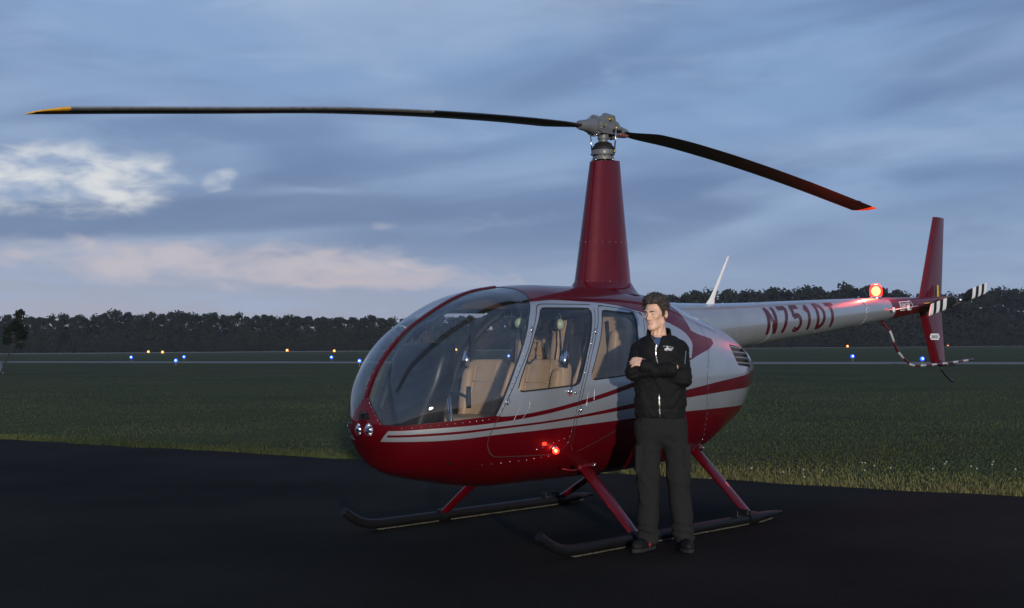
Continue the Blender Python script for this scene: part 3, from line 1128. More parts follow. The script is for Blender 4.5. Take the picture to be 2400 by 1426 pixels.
def cut(bm, fun, where=None):
    """split the faces of bm along fun(x, y, z) = 0"""
    bm.verts.index_update()
    co = np.array([v.co[:] for v in bm.verts])
    f = fun(co[:, 0], co[:, 1], co[:, 2])
    f = np.where(np.abs(f) < 1e-5, 1e-5, f)
    ok = np.ones(len(co), bool) if where is None else where(co[:, 0], co[:, 1], co[:, 2])
    todo = [(e, e.verts[0].index, e.verts[1].index) for e in bm.edges]
    newv = set()
    for e, i, j in todo:
        if f[i] * f[j] < 0 and (ok[i] or ok[j]):
            va, t = bm.verts.new, f[i] / (f[i] - f[j])
            v0 = e.verts[0]
            t0 = t if v0.index == i else 1 - t
            _, nv = bmesh.utils.edge_split(e, v0, t0)
            newv.add(nv)
    done = 0
    faces = set()
    for v in newv:
        for fc in v.link_faces:
            faces.add(fc)
    for fc in faces:
        k = [v for v in fc.verts if v in newv]
        if len(k) == 2:
            try:
                bmesh.utils.face_split(fc, k[0], k[1])
            except ValueError:
                pass
    bm.verts.index_update()


def build_shell():
    nt, na = 150, 128
    # finer rows towards nose and tail are given by the cosine spacing
    ts = np.linspace(0, 1, nt + 1)[1:-1]
    an = np.linspace(0, 2 * PI, na, endpoint=False) + PI / na
    bm = bmesh.new()
    rows = []
    for t in ts:
        P = fus_point(np.full(na, t), np.where(an > PI, an - 2 * PI, an))
        rows.append([bm.verts.new(p) for p in P])
    nose = bm.verts.new((XN, 0, .870)); tail = bm.verts.new((XR, 0, 1.220))
    for i in range(len(rows) - 1):
        for j in range(na):
            bm.faces.new((rows[i][(j + 1) % na], rows[i + 1][(j + 1) % na], rows[i + 1][j], rows[i][j]))
    for j in range(na):
        bm.faces.new((nose, rows[0][(j + 1) % na], rows[0][j]))
        bm.faces.new((tail, rows[-1][j], rows[-1][(j + 1) % na]))
    S = .0028
    fr = lambda x, y, z: x < -1.0
    cut(bm, lambda x, y, z: x - np.interp(z, WS_REAR[:, 1], WS_REAR[:, 0]), lambda x, y, z: (x < -1.1) & (z > .8))
    cut(bm, lambda x, y, z: z - cv(WS_LOW, x), fr)
    cut(bm, lambda x, y, z: np.abs(y) - np.maximum(.013, .169 - .807 * (z - .885)), lambda x, y, z: (x < -1.1) & (z > .8))
    side = lambda x, y, z: (np.abs(y) > .2)
    for P in (DOOR_F, DOOR_A):
        cut(bm, lambda x, y, z: sd_poly(x, z, P) - S, lambda x, y, z: (np.abs(y) > .2) & (x > -2.0) & (x < 0))
        cut(bm, lambda x, y, z: sd_poly(x, z, P) + S, lambda x, y, z: (np.abs(y) > .2) & (x > -2.0) & (x < 0))
    for P in (WIN_F, WIN_A):
        cut(bm, lambda x, y, z: sd_poly(x, z, P), lambda x, y, z: (np.abs(y) > .2) & (x > -2.0) & (x < 0))
        cut(bm, lambda x, y, z: sd_poly(x, z, P) - .010, lambda x, y, z: (np.abs(y) > .2) & (x > -2.0) & (x < 0))
    cut(bm, lambda x, y, z: np.hypot(np.abs(y) - LAMP_Y, z - LAMP_Z) - LAMP_R, lambda x, y, z: (x < -2.3) & (np.abs(y) < .2))
    cut(bm, lambda x, y, z: sd_poly(y, z, INTAKE), lambda x, y, z: (x < -2.3) & (np.abs(y) < .15))
    cut(bm, lambda x, y, z: z - cv(DOOR_TOP, x), lambda x, y, z: (x > -1.45) & (x < .1))
    cut(bm, lambda x, y, z: z - cv(ROOF_LINE, x), lambda x, y, z: (x > -.15) & (x < .6))
    cut(bm, lambda x, y, z: sd_poly(x, z, SWOOSH), lambda x, y, z: (np.abs(y) > .2) & (x > -.2) & (x < .9))
    cut(bm, lambda x, y, z: z - cv(A_TOP, x), lambda x, y, z: (x > -2.0) & (x < .45))
    cut(bm, lambda x, y, z: z - cv(A_LOW, x), lambda x, y, z: (x < .45))
    cut(bm, lambda x, y, z: z - cv(B_TOP, x))
    cut(bm, lambda x, y, z: z - cv(B_LOW, x))
    cut(bm, lambda x, y, z: z - cv(MAIN, x))
    cut(bm, lambda x, y, z: np.abs(y) - (.125 + (z - .775) * 1.0), lambda x, y, z: (x < -2.3) & (z > .70) & (z < .9))
    cut(bm, lambda x, y, z: np.abs(y) - .185, lambda x, y, z: (x < -2.3) & (z > .79) & (z < .84))
    cut(bm, lambda x, y, z: x - np.interp(z, COWL_X[:, 1], COWL_X[:, 0]) - .003, lambda x, y, z: (x > .3) & (x < 1.0))
    cut(bm, lambda x, y, z: x - np.interp(z, COWL_X[:, 1], COWL_X[:, 0]) + .003, lambda x, y, z: (x > .3) & (x < 1.0))
    cut(bm, lambda x, y, z: sd_poly(x, z, VENT), lambda x, y, z: (np.abs(y) > .05) & (x > .95) & (x < 1.8))
    cut(bm, lambda x, y, z: x - .45, lambda x, y, z: (z > 1.45) & (x < .7))
    bm.verts.index_update(); bm.faces.index_update()
    V = np.array([v.co[:] for v in bm.verts])
    F = [[v.index for v in f.verts] for f in bm.faces]
    bm.free()
    return V, F


def solid_panel(name, V, F, N, mats, parent, midx, th=.012, off=0.0, inner_mi=0):
    """a sheet of shell faces given its own thickness"""
    used = sorted({i for f in F for i in f})
    mp = {q: k for k, q in enumerate(used)}
    P = V[used] + N[used] * off; Q = P - N[used] * th
    n = len(used)
    fo = [[mp[i] for i in f] for f in F]
    fi = [[i + n for i in reversed(f)] for f in fo]
    cnt = {}
    for f in fo:
        for a, b in zip(f, f[1:] + f[:1]):
            cnt[(a, b)] = cnt.get((a, b), 0) + 1
    rim = [(b, a, a + n, b + n) for (a, b) in cnt if (b, a) not in cnt]
    # rim faces need their own corners so that the outer normals stay clean
    verts = list(P) + list(Q); nrm = list(N[used]) + list(-N[used])
    rf = []
    for q in rim:
        base = len(verts)
        pts = [verts[i] for i in q]
        d = np.cross(pts[1] - pts[0], pts[3] - pts[0]); d = d / (np.linalg.norm(d) + 1e-9)
        verts += pts; nrm += [d] * 4
        rf.append((base, base + 1, base + 2, base + 3))
    faces = fo + fi + rf
    mi = list(midx) + [inner_mi] * len(fi) + list([inner_mi] * len(rf))
    return mk(name, verts, faces, mats, parent, True, mi, nrm)


def make_cabin():
    V, F = build_shell()
    N = fus_normal(V)
    Cn = np.array([V[f].mean(0) for f in F])
    x, y, z = Cn.T
    ay = np.abs(y)
    ws = (x < np.interp(z, WS_REAR[:, 1], WS_REAR[:, 0])) & (z > cv(WS_LOW, x)) & (ay > np.maximum(.013, .169 - .807 * (z - .885))) & (x < -1.1)
    df, da = sd_poly(x, z, DOOR_F), sd_poly(x, z, DOOR_A)
    wf, wa = sd_poly(x, z, WIN_F), sd_poly(x, z, WIN_A)
    sidey = ay > .2
    lamp = (np.hypot(ay - LAMP_Y, z - LAMP_Z) < LAMP_R) & (x < -2.3)
    intake = (sd_poly(y, z, INTAKE) < 0) & (x < -2.3)
    vent = (sd_poly(x, z, VENT) < 0) & (x > .95)
    cx = np.interp(z, COWL_X[:, 1], COWL_X[:, 0])
    # paint: 0 red 1 silver
    at, al, bt, bl, mn = (cv(c, x) for c in (A_TOP, A_LOW, B_TOP, B_LOW, MAIN))
    silver = (z > mn) & ~((z > bl) & (z < bt) & ~((x < -2.3) & (ay < .185))) & ~((z > al) & (z < at) & (x < .40))
    silver &= ~((x < WS_REAR[:, 0].min()) & (z > al))                              # strip under the windshield
    silver &= ~((x < -2.3) & (ay < .125 + (z - .775) * 1.0))                       # slanted front end of the stripe
    silver &= ~((z > cv(DOOR_TOP, x)) & (x < -.10))                               # roof
    silver &= ~((z > cv(ROOF_LINE, x)) & (x >= -.10) & (x < .45))
    silver &= ~((sd_poly(x, z, SWOOSH) < 0) & sidey)
    silver &= ~((x < -1.87) & (z > al))
    silver &= ~((x < np.interp(z, WS_REAR[:, 1], WS_REAR[:, 0])) & (z > al) & (x < -1.1))
    key = np.full(len(F), 'body', dtype=object)
    seam = sidey & (((np.abs(df) < .0028) | (np.abs(da) < .0028)))
    key[(df < -.0028) & sidey] = 'df'; key[(da < -.0028) & sidey] = 'da'
    key[seam] = 'seam'
    key[(wf < .010) & sidey & (x < -.6)] = 'gf'; key[(wa < .010) & sidey] = 'ga'
    key[(wf < 0) & sidey & (x < -.6)] = 'wf'; key[(wa < 0) & sidey] = 'wa'
    key[ws] = 'ws'; key[lamp] = 'lamp'; key[intake] = 'intake'; key[vent] = 'vent'
    cow = (x > cx + .003) & (key == 'body')
    key[(np.abs(x - cx) < .003) & (key == 'body')] = 'seam'
    key[cow] = 'cowl'
    pm = np.where(silver, 1, 0)
    paint = ['red_paint', 'silver_paint', 'trim_dark', 'seal', 'seam_grey']

    def pick(msk):
        i = np.where(msk)[0]
        return [F[k] for k in i], pm[i]
    f, m = pick(key == 'body')
    body = solid_panel('cabin_shell', V, f, N, paint, HELI, m, .014, 0, 2)
    f, m = pick(key == 'seam')
    solid_panel('door_seal', V, f, N, ['seam_grey'], body, np.zeros(len(f), int), .012, -.005)
    f, m = pick(key == 'cowl')
    cowl = solid_panel('engine_cowl', V, f, N, paint, HELI, m, .014, 0, 2)
    f, m = pick(key == 'vent')
    vr = solid_panel('vent_recess', V, f, N, ['seal'], cowl, np.zeros(len(f), int), .01, -.045)
    f, m = pick(key == 'intake')
    solid_panel('nose_intake', V, f, N, ['seal'], body, np.zeros(len(f), int), .01, -.05)
    for s in (-1, 1):
        sm = (y * s > 0)
        f, m = pick((key == 'ws') & sm)
        solid_panel('windshield', V, f, N, ['windshield_glass'], HELI, np.zeros(len(f), int), .005, -.003)
        for dk, gk, wk, poly, nm in (('df', 'gf', 'wf', WIN_F, 'front'), ('da', 'ga', 'wa', WIN_A, 'aft')):
            f, m = pick((key == dk) & sm)
            dr = solid_panel('door', V, f, N, paint, HELI, m, .022, 0, 2)
            f, m = pick((key == gk) & sm)
            solid_panel('window_seal', V, f, N, ['seal'], dr, np.zeros(len(f), int), .016, -.002)
            f, m = pick((key == wk) & sm)
            solid_panel('window', V, f, N, ['window_glass'], dr, np.zeros(len(f), int), .004, -.004)
            # handle and hinges
            if nm == 'front':
                pts = [(-1.22, 1.082)]; hg = [(-1.495, 1.508), (-1.782, 1.028)]
            else:
                pts = [(-.42, 1.12)]; hg = [(-.840, 1.499), (-1.085, .951)]
            for hx, hz in pts:
                p, n = fus_side(hx, hz, s)
                b = MB()
                b.lathe([(.016, -.004), (.016, .012), (.010, .016)], p, n, 12)
                b.tube([p + n * .018 + Vector((.0, 0, -.03)), p + n * .028 + Vector((.0, 0, 0)), p + n * .026 + Vector((.02, 0, .035))], [.007, .009, .006], 8)
                b.lathe([(.010, -.002), (.010, .008), (.006, .01)], p + Vector((.075, 0, -.012)), n, 10)
                b.build('handle', 'chrome', dr)
            for hx, hz in hg:
                p, n = fus_side(hx, hz, s)
                b = MB()
                a = Vector((.03, 0, .075)).normalized()
                b.tube([p + n * .006 - a * .022, p + n * .006 + a * .022], .0065, 8)
                b.tube([p + n * .004 - Vector((.018, 0, 0)), p + n * .004 + Vector((.022, 0, 0))], .004, 6)
                b.build('hinge', 'chrome', dr)
    # louvres across the rear vents
    for s in (-1, 1):
        for k, zz in enumerate((1.385, 1.340, 1.295, 1.250)):
            x0 = 1.08 if k < 2 else 1.11 + .01 * k
            x1 = (1.36, 1.50, 1.60, 1.605)[k]
            r0, r1 = [], []
            rings = []
            for q in np.linspace(0, 1, 9):
                xx = x0 + (x1 - x0) * q; z1 = zz - .018 * q
                p, n = fus_side(xx, z1, s)
                u = Vector((0, 0, 1))
                rings.append([p + n * .004 + u * .006, p + n * .004 - u * .006, p - n * .028 - u * .020, p - n * .028 - u * .014])
            MB().loft(rings).build('louvre', 'silver_paint', vr, auto=30)
    # rivets along the windshield frame, seams and door posts
    b = MB()

    def rivet(p, n, r=.0058):
        b.lathe([(r, -.001), (r * .85, .0022), (0.0, .0034)], p, n, 6)
    for s in (-1, 1):
        for zz in np.linspace(.955, 1.70, 20):
            xx = np.interp(zz, WS_REAR[:, 1], WS_REAR[:, 0]) + .022
            rivet(*fus_side(xx, zz, s))
        for xx in np.linspace(-2.40, -1.92, 12):
            p, n = fus_side(xx, float(cv(WS_LOW, xx)) - .020, s)
            rivet(p, n)
        for zz in np.linspace(.72, 1.66, 24):
            xx = np.interp(zz, [.72, .874, 1.044, 1.133, 1.336, 1.489, 1.70], [-1.131, -1.131, -1.085, -1.05, -.953, -.847, -.675])
            rivet(*fus_side(xx - .022, zz, s), .0048)
        for zz in np.linspace(.50, 1.40, 22):
            xx = np.interp(zz, COWL_X[:, 1], COWL_X[:, 0]) + .02
            rivet(*fus_side(xx, zz, s), .0048)
        for xx in np.linspace(-1.85, -1.30, 9):
            rivet(*fus_side(xx, .60 + .05 * (xx + 1.85), s), .0055)
        for k in range(7):
            rivet(*fus_side(-1.46 + .05 * k, .690 + .012 * k, s), .0055)
        for k in range(7):                                # nose triangle
            zz = .895 + .16 * k / 6
            t = float(x2t(-2.47))
            yy = max(.02, .169 - .807 * (zz - .885)) - .012
            xx = -2.49 + .25 * yy * yy * 4
            p = np.array([[xx, s * yy, zz]])
            # slide onto the surface along x
            for _ in range(12):
                fv = fus_F(p)[0]; g = (fus_F(p + [[1e-3, 0, 0]])[0] - fv) / 1e-3
                p[0, 0] -= np.clip(fv / (g if abs(g) > 1e-3 else -1), -.02, .02)
            rivet(Vector(p[0]), Vector(fus_normal(p)[0]), .0045)
    o = b.build('rivets', 'chrome', body); stuff(o)
    # access panels pressed into the doors, outlined
    for s in (-1, 1):
        for poly in ([(-1.735, .888), (-1.66, 1.035), (-1.60, 1.045), (-1.60, .985), (-1.665, .900)],
                     [(-1.03, .955), (-1.0, 1.09), (-.93, 1.10), (-.945, .985)]):
            pl = rounded_poly(poly, .025)
            MB().tube([fus_side(a, c, s)[0] + fus_side(a, c, s)[1] * .0005 for a, c in pl], .0022, 4, closed=True).build('access_panel', 'silver_paint', body)
    # centre bow of the windshield
    path, nr = [], []
    for t in np.linspace(float(x2t(-2.47)), float(x2t(-1.24)), 40):
        path.append(Vector(fus_point(t, PI)))
    b = MB()
    rings = []
    for i, p in enumerate(path):
        d = (path[min(i + 1, 39)] - path[max(i - 1, 0)]).normalized()
        n = Vector((0, 1, 0)).cross(d); n = n if n.z > 0 or n.x < 0 else -n
        n = -n if n.dot(Vector((-1, 0, .5))) < 0 else n
        rings.append([p + n * .007 + Vector((0, -.017, 0)), p + n * .012, p + n * .007 + Vector((0, .017, 0)), p - n * .02 + Vector((0, .012, 0)), p - n * .02 + Vector((0, -.012, 0))])
    bow = b.loft(rings).build('windshield_bow', 'red_paint', HELI, auto=50)
    b = MB()
    for i in range(2, 38, 2):
        p = path[i]; d = (path[i + 1] - path[i - 1]).normalized(); n = Vector((0, 1, 0)).cross(d)
        n = -n if n.dot(Vector((-1, 0, .5))) < 0 else n
        b.lathe([(.005, .008), (.004, .013), (0, .0145)], p, n, 6)
    stuff(b.build('rivets', 'chrome', bow))
    # yaw string on the bow
    b = MB()
    p0 = Vector(fus_point(float(x2t(-2.10)), PI)) + Vector((-.012, 0, .012))
    b.tube([p0, p0 + Vector((.0, .03, .012)), p0 + Vector((.02, .09, .012)), p0 + Vector((.05, .15, -.012))], .0022, 5)
    b.build('yaw_string', 'white_paint', bow)
    # nose landing lights
    for s in (-1, 1):
        c = Vector((-2.484, s * LAMP_Y, LAMP_Z)); ax = Vector((-1, s * .12, -.06)).normalized()
        e = MB().lathe([(.0465, -.004), (.0455, .012), (.0425, .013), (.041, -.006)], c, ax, 28, caps=False).build('landing_light', 'red_paint', HELI)
        MB().lathe([(.041, .000), (.037, -.018), (.026, -.036), (.008, -.045), (.0, -.045)], c, ax, 24, caps=False).build('reflector', 'lamp_bowl', e)
        MB().lathe([(.008, -.045), (.009, -.02), (.004, -.014), (0, -.013)], c, ax, 10).build('bulb', 'white_paint', e)
        MB().lathe([(.0415, .002), (.034, .008), (.02, .012), (0, .0135)], c, ax, 24, caps=False).build('lens', 'lens_glass', e)
    # red position light on the port flank (and green would be out of sight)
    p, n = fus_side(-1.281, .68, -1)
    e = MB().lathe([(.030, -.006), (.030, .006), (.024, .012)], p, n, 16).build('position_light', 'chrome', HELI)
    l_ = MB().lathe([(.022, .010), (.025, .020), (.019, .036), (.009, .045), (0, .047)], p, n, 16).build('lens', 'red_dome', e)
    MB().sphere(p + n * .022, .0125, 10).build('bulb_glow', 'red_core', l_)
    ld = bpy.data.lights.new('position_light_bulb', 'POINT'); ld.energy = .55; ld.color = (1, .06, .03); ld.shadow_soft_size = .02
    lo = bpy.data.objects.new('position_light_bulb', ld); COL.objects.link(lo); lo.parent = e; lo.location = p + n * .10
    return V, N


make_cabin()


# ---------------------------------------------------------------- cabin interior
def section_ring(x, inset, z0=None, z1=None, k=40):
    a = np.linspace(0, 2 * PI, k, endpoint=False)
    t = float(x2t(x))
    P = fus_point(np.full(k, t), np.where(a > PI, a - 2 * PI, a))
    c = np.array([x, 0, 1.1]); d = P - c
    ln = np.linalg.norm(d, axis=1)[:, None]
    P = c + d * (1 - inset / ln)
    if z0 is not None:
        P[:, 2] = np.maximum(P[:, 2], z0)
    if z1 is not None:
        P[:, 2] = np.minimum(P[:, 2], z1)
    return P


def rbox(c, s, e=.32, rot=None, n=20):
    """soft cushion: superellipsoid of half sizes s"""
    vs, fs = [], []
    m = n // 2
    R = rot if rot is not None else Matrix.Identity(3)
    sp = lambda v, p: math.copysign(abs(v) ** p, v)
    for i in range(m + 1):
        ph = -PI / 2 + PI * i / m
        for j in range(n):
            t = 2 * PI * j / n
            q = Vector((s[0] * sp(math.cos(ph), e) * sp(math.cos(t), e), s[1] * sp(math.cos(ph), e) * sp(math.sin(t), e), s[2] * sp(math.sin(ph), e)))
            vs.append(R @ q + Vector(c))
    for i in range(m):
        for j in range(n):
            fs.append((i * n + j, i * n + (j + 1) % n, (i + 1) * n + (j + 1) % n, (i + 1) * n + j))
    return vs, fs


def interior():
    # floor and rear bulkhead
    b = MB()
    xs = np.linspace(-2.30, -.22, 14)
    ring = []
    for xx in xs:
        yy = abs(fus_side(xx, .60)[0].y) - .03
        ring.append((xx, -yy, .60)); 
    top = [(a, bb, c) for a, bb, c in ring]; tr = [(a, -bb, c) for a, bb, c in ring]
    n = len(xs)
    vs = top + tr + [(a, bb, c - .03) for a, bb, c in top + tr]
    fs = [(i, i + 1, n + i + 1, n + i) for i in range(n - 1)] + [(2 * n + i + 1, 2 * n + i, 3 * n + i, 3 * n + i + 1) for i in range(n - 1)]
    b.add(vs, fs).build('cabin_floor', 'trim_dark', HELI, smooth=False)
    r0 = section_ring(-.20, .03, .62); r1 = section_ring(-.235, .03, .62)
    b = MB().loft([[Vector(p) for p in r0], [Vector(p) for p in r1]])
    bk = b.build('rear_bulkhead', 'tan_leather', HELI, auto=40)
    for pts in ([(-.245, -.52, 1.32), (-.245, -.38, 1.52), (-.245, -.1, 1.60)], [(-.245, -.56, 1.16), (-.245, -.30, 1.34), (-.245, .0, 1.36)]):
        MB().tube(pts, .004, 5).build('seam', 'tan_dark', bk)
    # overhead lining at the front, dark, and lower door trim
    b = MB()
    rings = []
    for xx in np.linspace(-1.22, -.24, 10):
        P = section_ring(xx, .035)
        up = [Vector(p) for p in P if p[2] > 1.66]
        up.sort(key=lambda q: q.y)
        while len(up) > 11:
            up.pop(len(up) // 2)
        m = len(up)
        ys = np.linspace(up[0].y, up[-1].y, 11)
        yy = [q.y for q in up]; zz = [q.z for q in up]
        rings.append([Vector((xx, a, float(np.interp(a, yy, zz)) - .012)) for a in ys])
    b.loft(rings, closed_ring=False, caps=False).build('headliner', 'tan_dark', HELI)
    # seats: two in front, two behind
    for (sx, sy, front) in ((-1.10, -.275, True), (-1.10, .275, True), (-.46, -.29, False), (-.46, .29, False)):
        e = empty('seat', (sx, sy, .60), 0, HELI)
        tilt = Matrix.Rotation(.20 if front else .10, 3, 'Y')
        hb = .245 if front else .42
        zc = .455 if front else .60
        vs, fs = rbox((.07, 0, zc), (.062, .225 if front else .285, hb), .30, tilt, 28)
        bk = MB().add(vs, fs).build('backrest', 'tan_leather', e)
        vs, fs = rbox((-.20, 0, .215), (.27, .235, .075), .32, None, 28)
        cu = MB().add(vs, fs).build('cushion', 'tan_leather', e)
        vs, fs = rbox((-.20, 0, .09), (.25, .225, .085), .25, None, 16)
        MB().add(vs, fs).build('seat_box', 'trim_dark', e)
        # stitched panels: piping lines and side bolsters
        for s in (-1, 1):
            path = [tilt @ Vector((-.0645, s * (.128 - .02 * q), hb * (2 * q - 1) * .93)) + Vector((.07, 0, zc)) for q in np.linspace(0, 1, 8)]
            MB().tube(path, .0045, 6).build('piping', 'tan_piping', bk)
            vs, fs = rbox(tilt @ Vector((-.05, s * .178, -.03)) + Vector((.07, 0, zc)), (.050, .042, hb * .82), .45, tilt, 16)
            MB().add(vs, fs).build('bolster', 'tan_leather', bk)
        path = [tilt @ Vector((-.066, y_, hb * .28)) + Vector((.07, 0, zc)) for y_ in np.linspace(-.12, .12, 6)]
        MB().tube(path, .004, 6).build('piping', 'tan_piping', bk)
        if front:
            vs, fs = rbox((.135, 0, zc - .01), (.018, .215, hb * .93), .28, tilt, 20)
            MB().add(vs, fs).build('seat_back_shell', 'black_plastic', e)
        # belts
        for s in (-1, 1):
            path = [tilt @ Vector((-.070 + .02 * q, s * (.10 + .10 * q), hb * (.9 - 1.9 * q))) + Vector((.07, 0, zc)) for q in np.linspace(0, 1, 6)]
            if not front:
                MB().tube(path, .018, 6, flat=.22, up=(1, 0, 0)).build('belt', 'black_rubber', e)
    # shoulder belt at the near front seat
    # instrument console and pedestal
    e = empty('instrument_console', (-1.93, 0, .60), 0, HELI)
    rings = []
    for zz, x0, x1, hw in ((0, -.20, .06, .11), (.25, -.19, .05, .12), (.42, -.17, .06, .19), (.56, -.15, .07, .25), (.72, -.11, .08, .265), (.80, -.06, .085, .245), (.825, -.03, .07, .20)):
        rr = []
        for q in range(24):
            t = 2 * PI * q / 24
            c, s_ = math.cos(t), math.sin(t)
            rr.append(Vector(((x0 + x1) / 2 + (x1 - x0) / 2 * math.copysign(abs(c) ** .5, c), hw * math.copysign(abs(s_) ** .4, s_), zz)))
        rings.append(rr)
    MB().loft(rings).build('console_body', 'black_plastic', e, auto=50)
    for k, (yy, zz, r) in enumerate(((-.15, .66, .042), (-.05, .66, .042), (.05, .66, .042), (.15, .66, .042), (-.10, .55, .04), (0, .55, .04), (.10, .55, .04))):
        c = Vector((.085, yy, zz))
        d = MB().lathe([(r, -.02), (r, .006), (r * .86, .010), (r * .84, .004)], c, (1, 0, 0), 18).build('dial', 'black_plastic', e)
        MB().lathe([(r * .84, .003), (0, .0035)], c, (1, 0, 0), 18).build('dial_glass', 'screen_glass', d)
    MB().box((.085, .0, .33), (.03, .17, .16), None, .006).build('radio_stack', 'screen_glass', e, smooth=False)
    b = MB(); b.box((-1.93, .0, 1.545), (.06, .075, .075), None, .012, 0, 2); b.tube([(-1.935, 0, 1.575), (-1.95, 0, 1.60)], .008, 6)
    b.build('compass', 'black_plastic', HELI, auto=40)
    # cyclic: post between the seats, bar and grip
    e = empty('cyclic_control', (-1.66, .02, .60), 0, HELI)
    MB().tube([(0, 0, 0), (0, 0, .20), (-.03, 0, .46)], .014, 10).build('post', 'chrome', e)
    MB().tube([(-.03, .20, .50), (-.03, .08, .475), (-.03, -.08, .475), (-.03, -.20, .44)], .012, 8).build('bar', 'black_plastic', e)
    for s in (-1, 1):
        MB().tube([(-.03, s * .20, .37), (-.035, s * .20, .43), (-.03, s * .20, .52)], [.017, .019, .016], 10).build('grip', 'black_rubber', e)
    # pedals
    for yy in (-.40, -.24, .24, .40):
        b = MB(); b.box((-2.13, yy, .76), (.02, .08, .06), Matrix.Rotation(.4, 3, 'Y'), .006); b.tube([(-2.125, yy, .74), (-2.08, yy, .61)], .008, 6)
        b.build('pedal', 'black_plastic', HELI)
    # door post trim between the front and rear doors (inside) and shoulder belts of the front seats
    for s in (-1, 1):
        path = []
        for zz in np.linspace(.70, 1.70, 12):
            xx = np.interp(zz, [.70, .874, 1.044, 1.133, 1.336, 1.489, 1.70], [-1.131, -1.131, -1.085, -1.05, -.953, -.847, -.675])
            p, n = fus_side(xx, zz, s); path.append(p - n * .040)
        MB().tube(path, .026, 8).build('door_post', 'trim_dark', HELI)
        path = []
        for zz in np.linspace(.94, 1.74, 12):
            xx = np.interp(zz, WS_REAR[:, 1], WS_REAR[:, 0]) + .03
            p, n = fus_side(xx, zz, s); path.append(p - n * .034)
        MB().tube(path, .022, 8).build('windshield_post', 'trim_dark', HELI)
        MB().tube([(-.97, s * .50, 1.60), (-1.00, s * .47, 1.36), (-1.06, s * .45, 1.18), (-1.08, s * .44, .92)], .022, 6, flat=.15, up=(1, .3, 0)).build('shoulder_belt', 'black_rubber', HELI)
        e = MB().lathe([(.030, -.06), (.034, 0), (.028, .06)], (-1.04, s * .50, 1.30), (.2, 0, 1), 12).build('belt_reel', 'chrome', HELI)
    # closed far-forward floor: dark nose liner
    b = MB()
    rings = []
    for xx in np.linspace(-2.40, -1.90, 8):
        P = section_ring(xx, .03)
        low = sorted([Vector(p) for p in P if p[2] < .90], key=lambda q: q.y)
        ys = np.linspace(low[0].y, low[-1].y, 13)
        yy = [q.y for q in low]; zz = [q.z for q in low]
        rings.append([Vector((xx, a, float(np.interp(a, yy, zz)) + .006)) for a in ys])
    b.loft(rings, closed_ring=False, caps=False).build('nose_liner', 'trim_dark', HELI)


interior()


# ---------------------------------------------------------------- mast fairing, rotor head, blades
def mast():
    rings = []
    for zz, c, x0, c_, bb in ((1.70, 0, .010, .66, .42), (1.80, 0, .018, .635, .385), (1.86, 0, .022, .615, .366), (2.10, 0, .030, .545, .325), (2.40, 0, .040, .46, .272), (2.70, 0, .050, .375, .222), (2.885, 0, .057, .325, .192)):
        rr = []
        for q in range(48):
            t = 2 * PI * q / 48
            cx, sy = math.cos(t), math.sin(t)
            # blunt in front, drawn to a finer trailing edge
            xx = c_ / 2 * cx; th = bb / 2 * sy * (1 if cx < 0 else (1 - .42 * cx * cx * cx))
            rr.append(Vector((x0 + xx, th, zz + (.012 * cx if zz > 2.8 else 0))))
        rings.append(rr)
    o = MB().loft(rings).build('mast_fairing', 'red_paint', HELI, auto=60)
    b = MB()
    for zz, c_, bb, x0 in ((1.905, .602, .358, .024), (2.22, .512, .304, .034)):
        for q in range(24):
            t = 2 * PI * q / 24 + .1
            cx, sy = math.cos(t), math.sin(t)
            th = bb / 2 * sy * (1 if cx < 0 else (1 - .42 * cx**3))
            b.lathe([(.005, -.001), (.004, .002), (0, .003)], (x0 + c_ / 2 * cx, th, zz), (cx * bb, sy * c_, .1), 6)
    stuff(b.build('rivets', 'chrome', o))
    # skirt where the fairing meets the roof
    rings = []
    for k, (zz, c_, bb, x0) in enumerate(((1.800, .86, .62, .03), (1.835, .76, .50, .026), (1.866, .66, .41, .024), (1.90, .618, .372, .024))):
        rings.append([Vector((x0 + c_ / 2 * math.cos(2 * PI * q / 48), bb / 2 * math.sin(2 * PI * q / 48) * (1 if math.cos(2 * PI * q / 48) < 0 else (1 - .42 * math.cos(2 * PI * q / 48)**3)), zz - (.05 * max(0, math.cos(2 * PI * q / 48)) if k < 2 else 0))) for q in range(48)])
    MB().loft(rings, caps=False).build('fairing_skirt', 'red_paint', o)


mast()
AZ = .0795


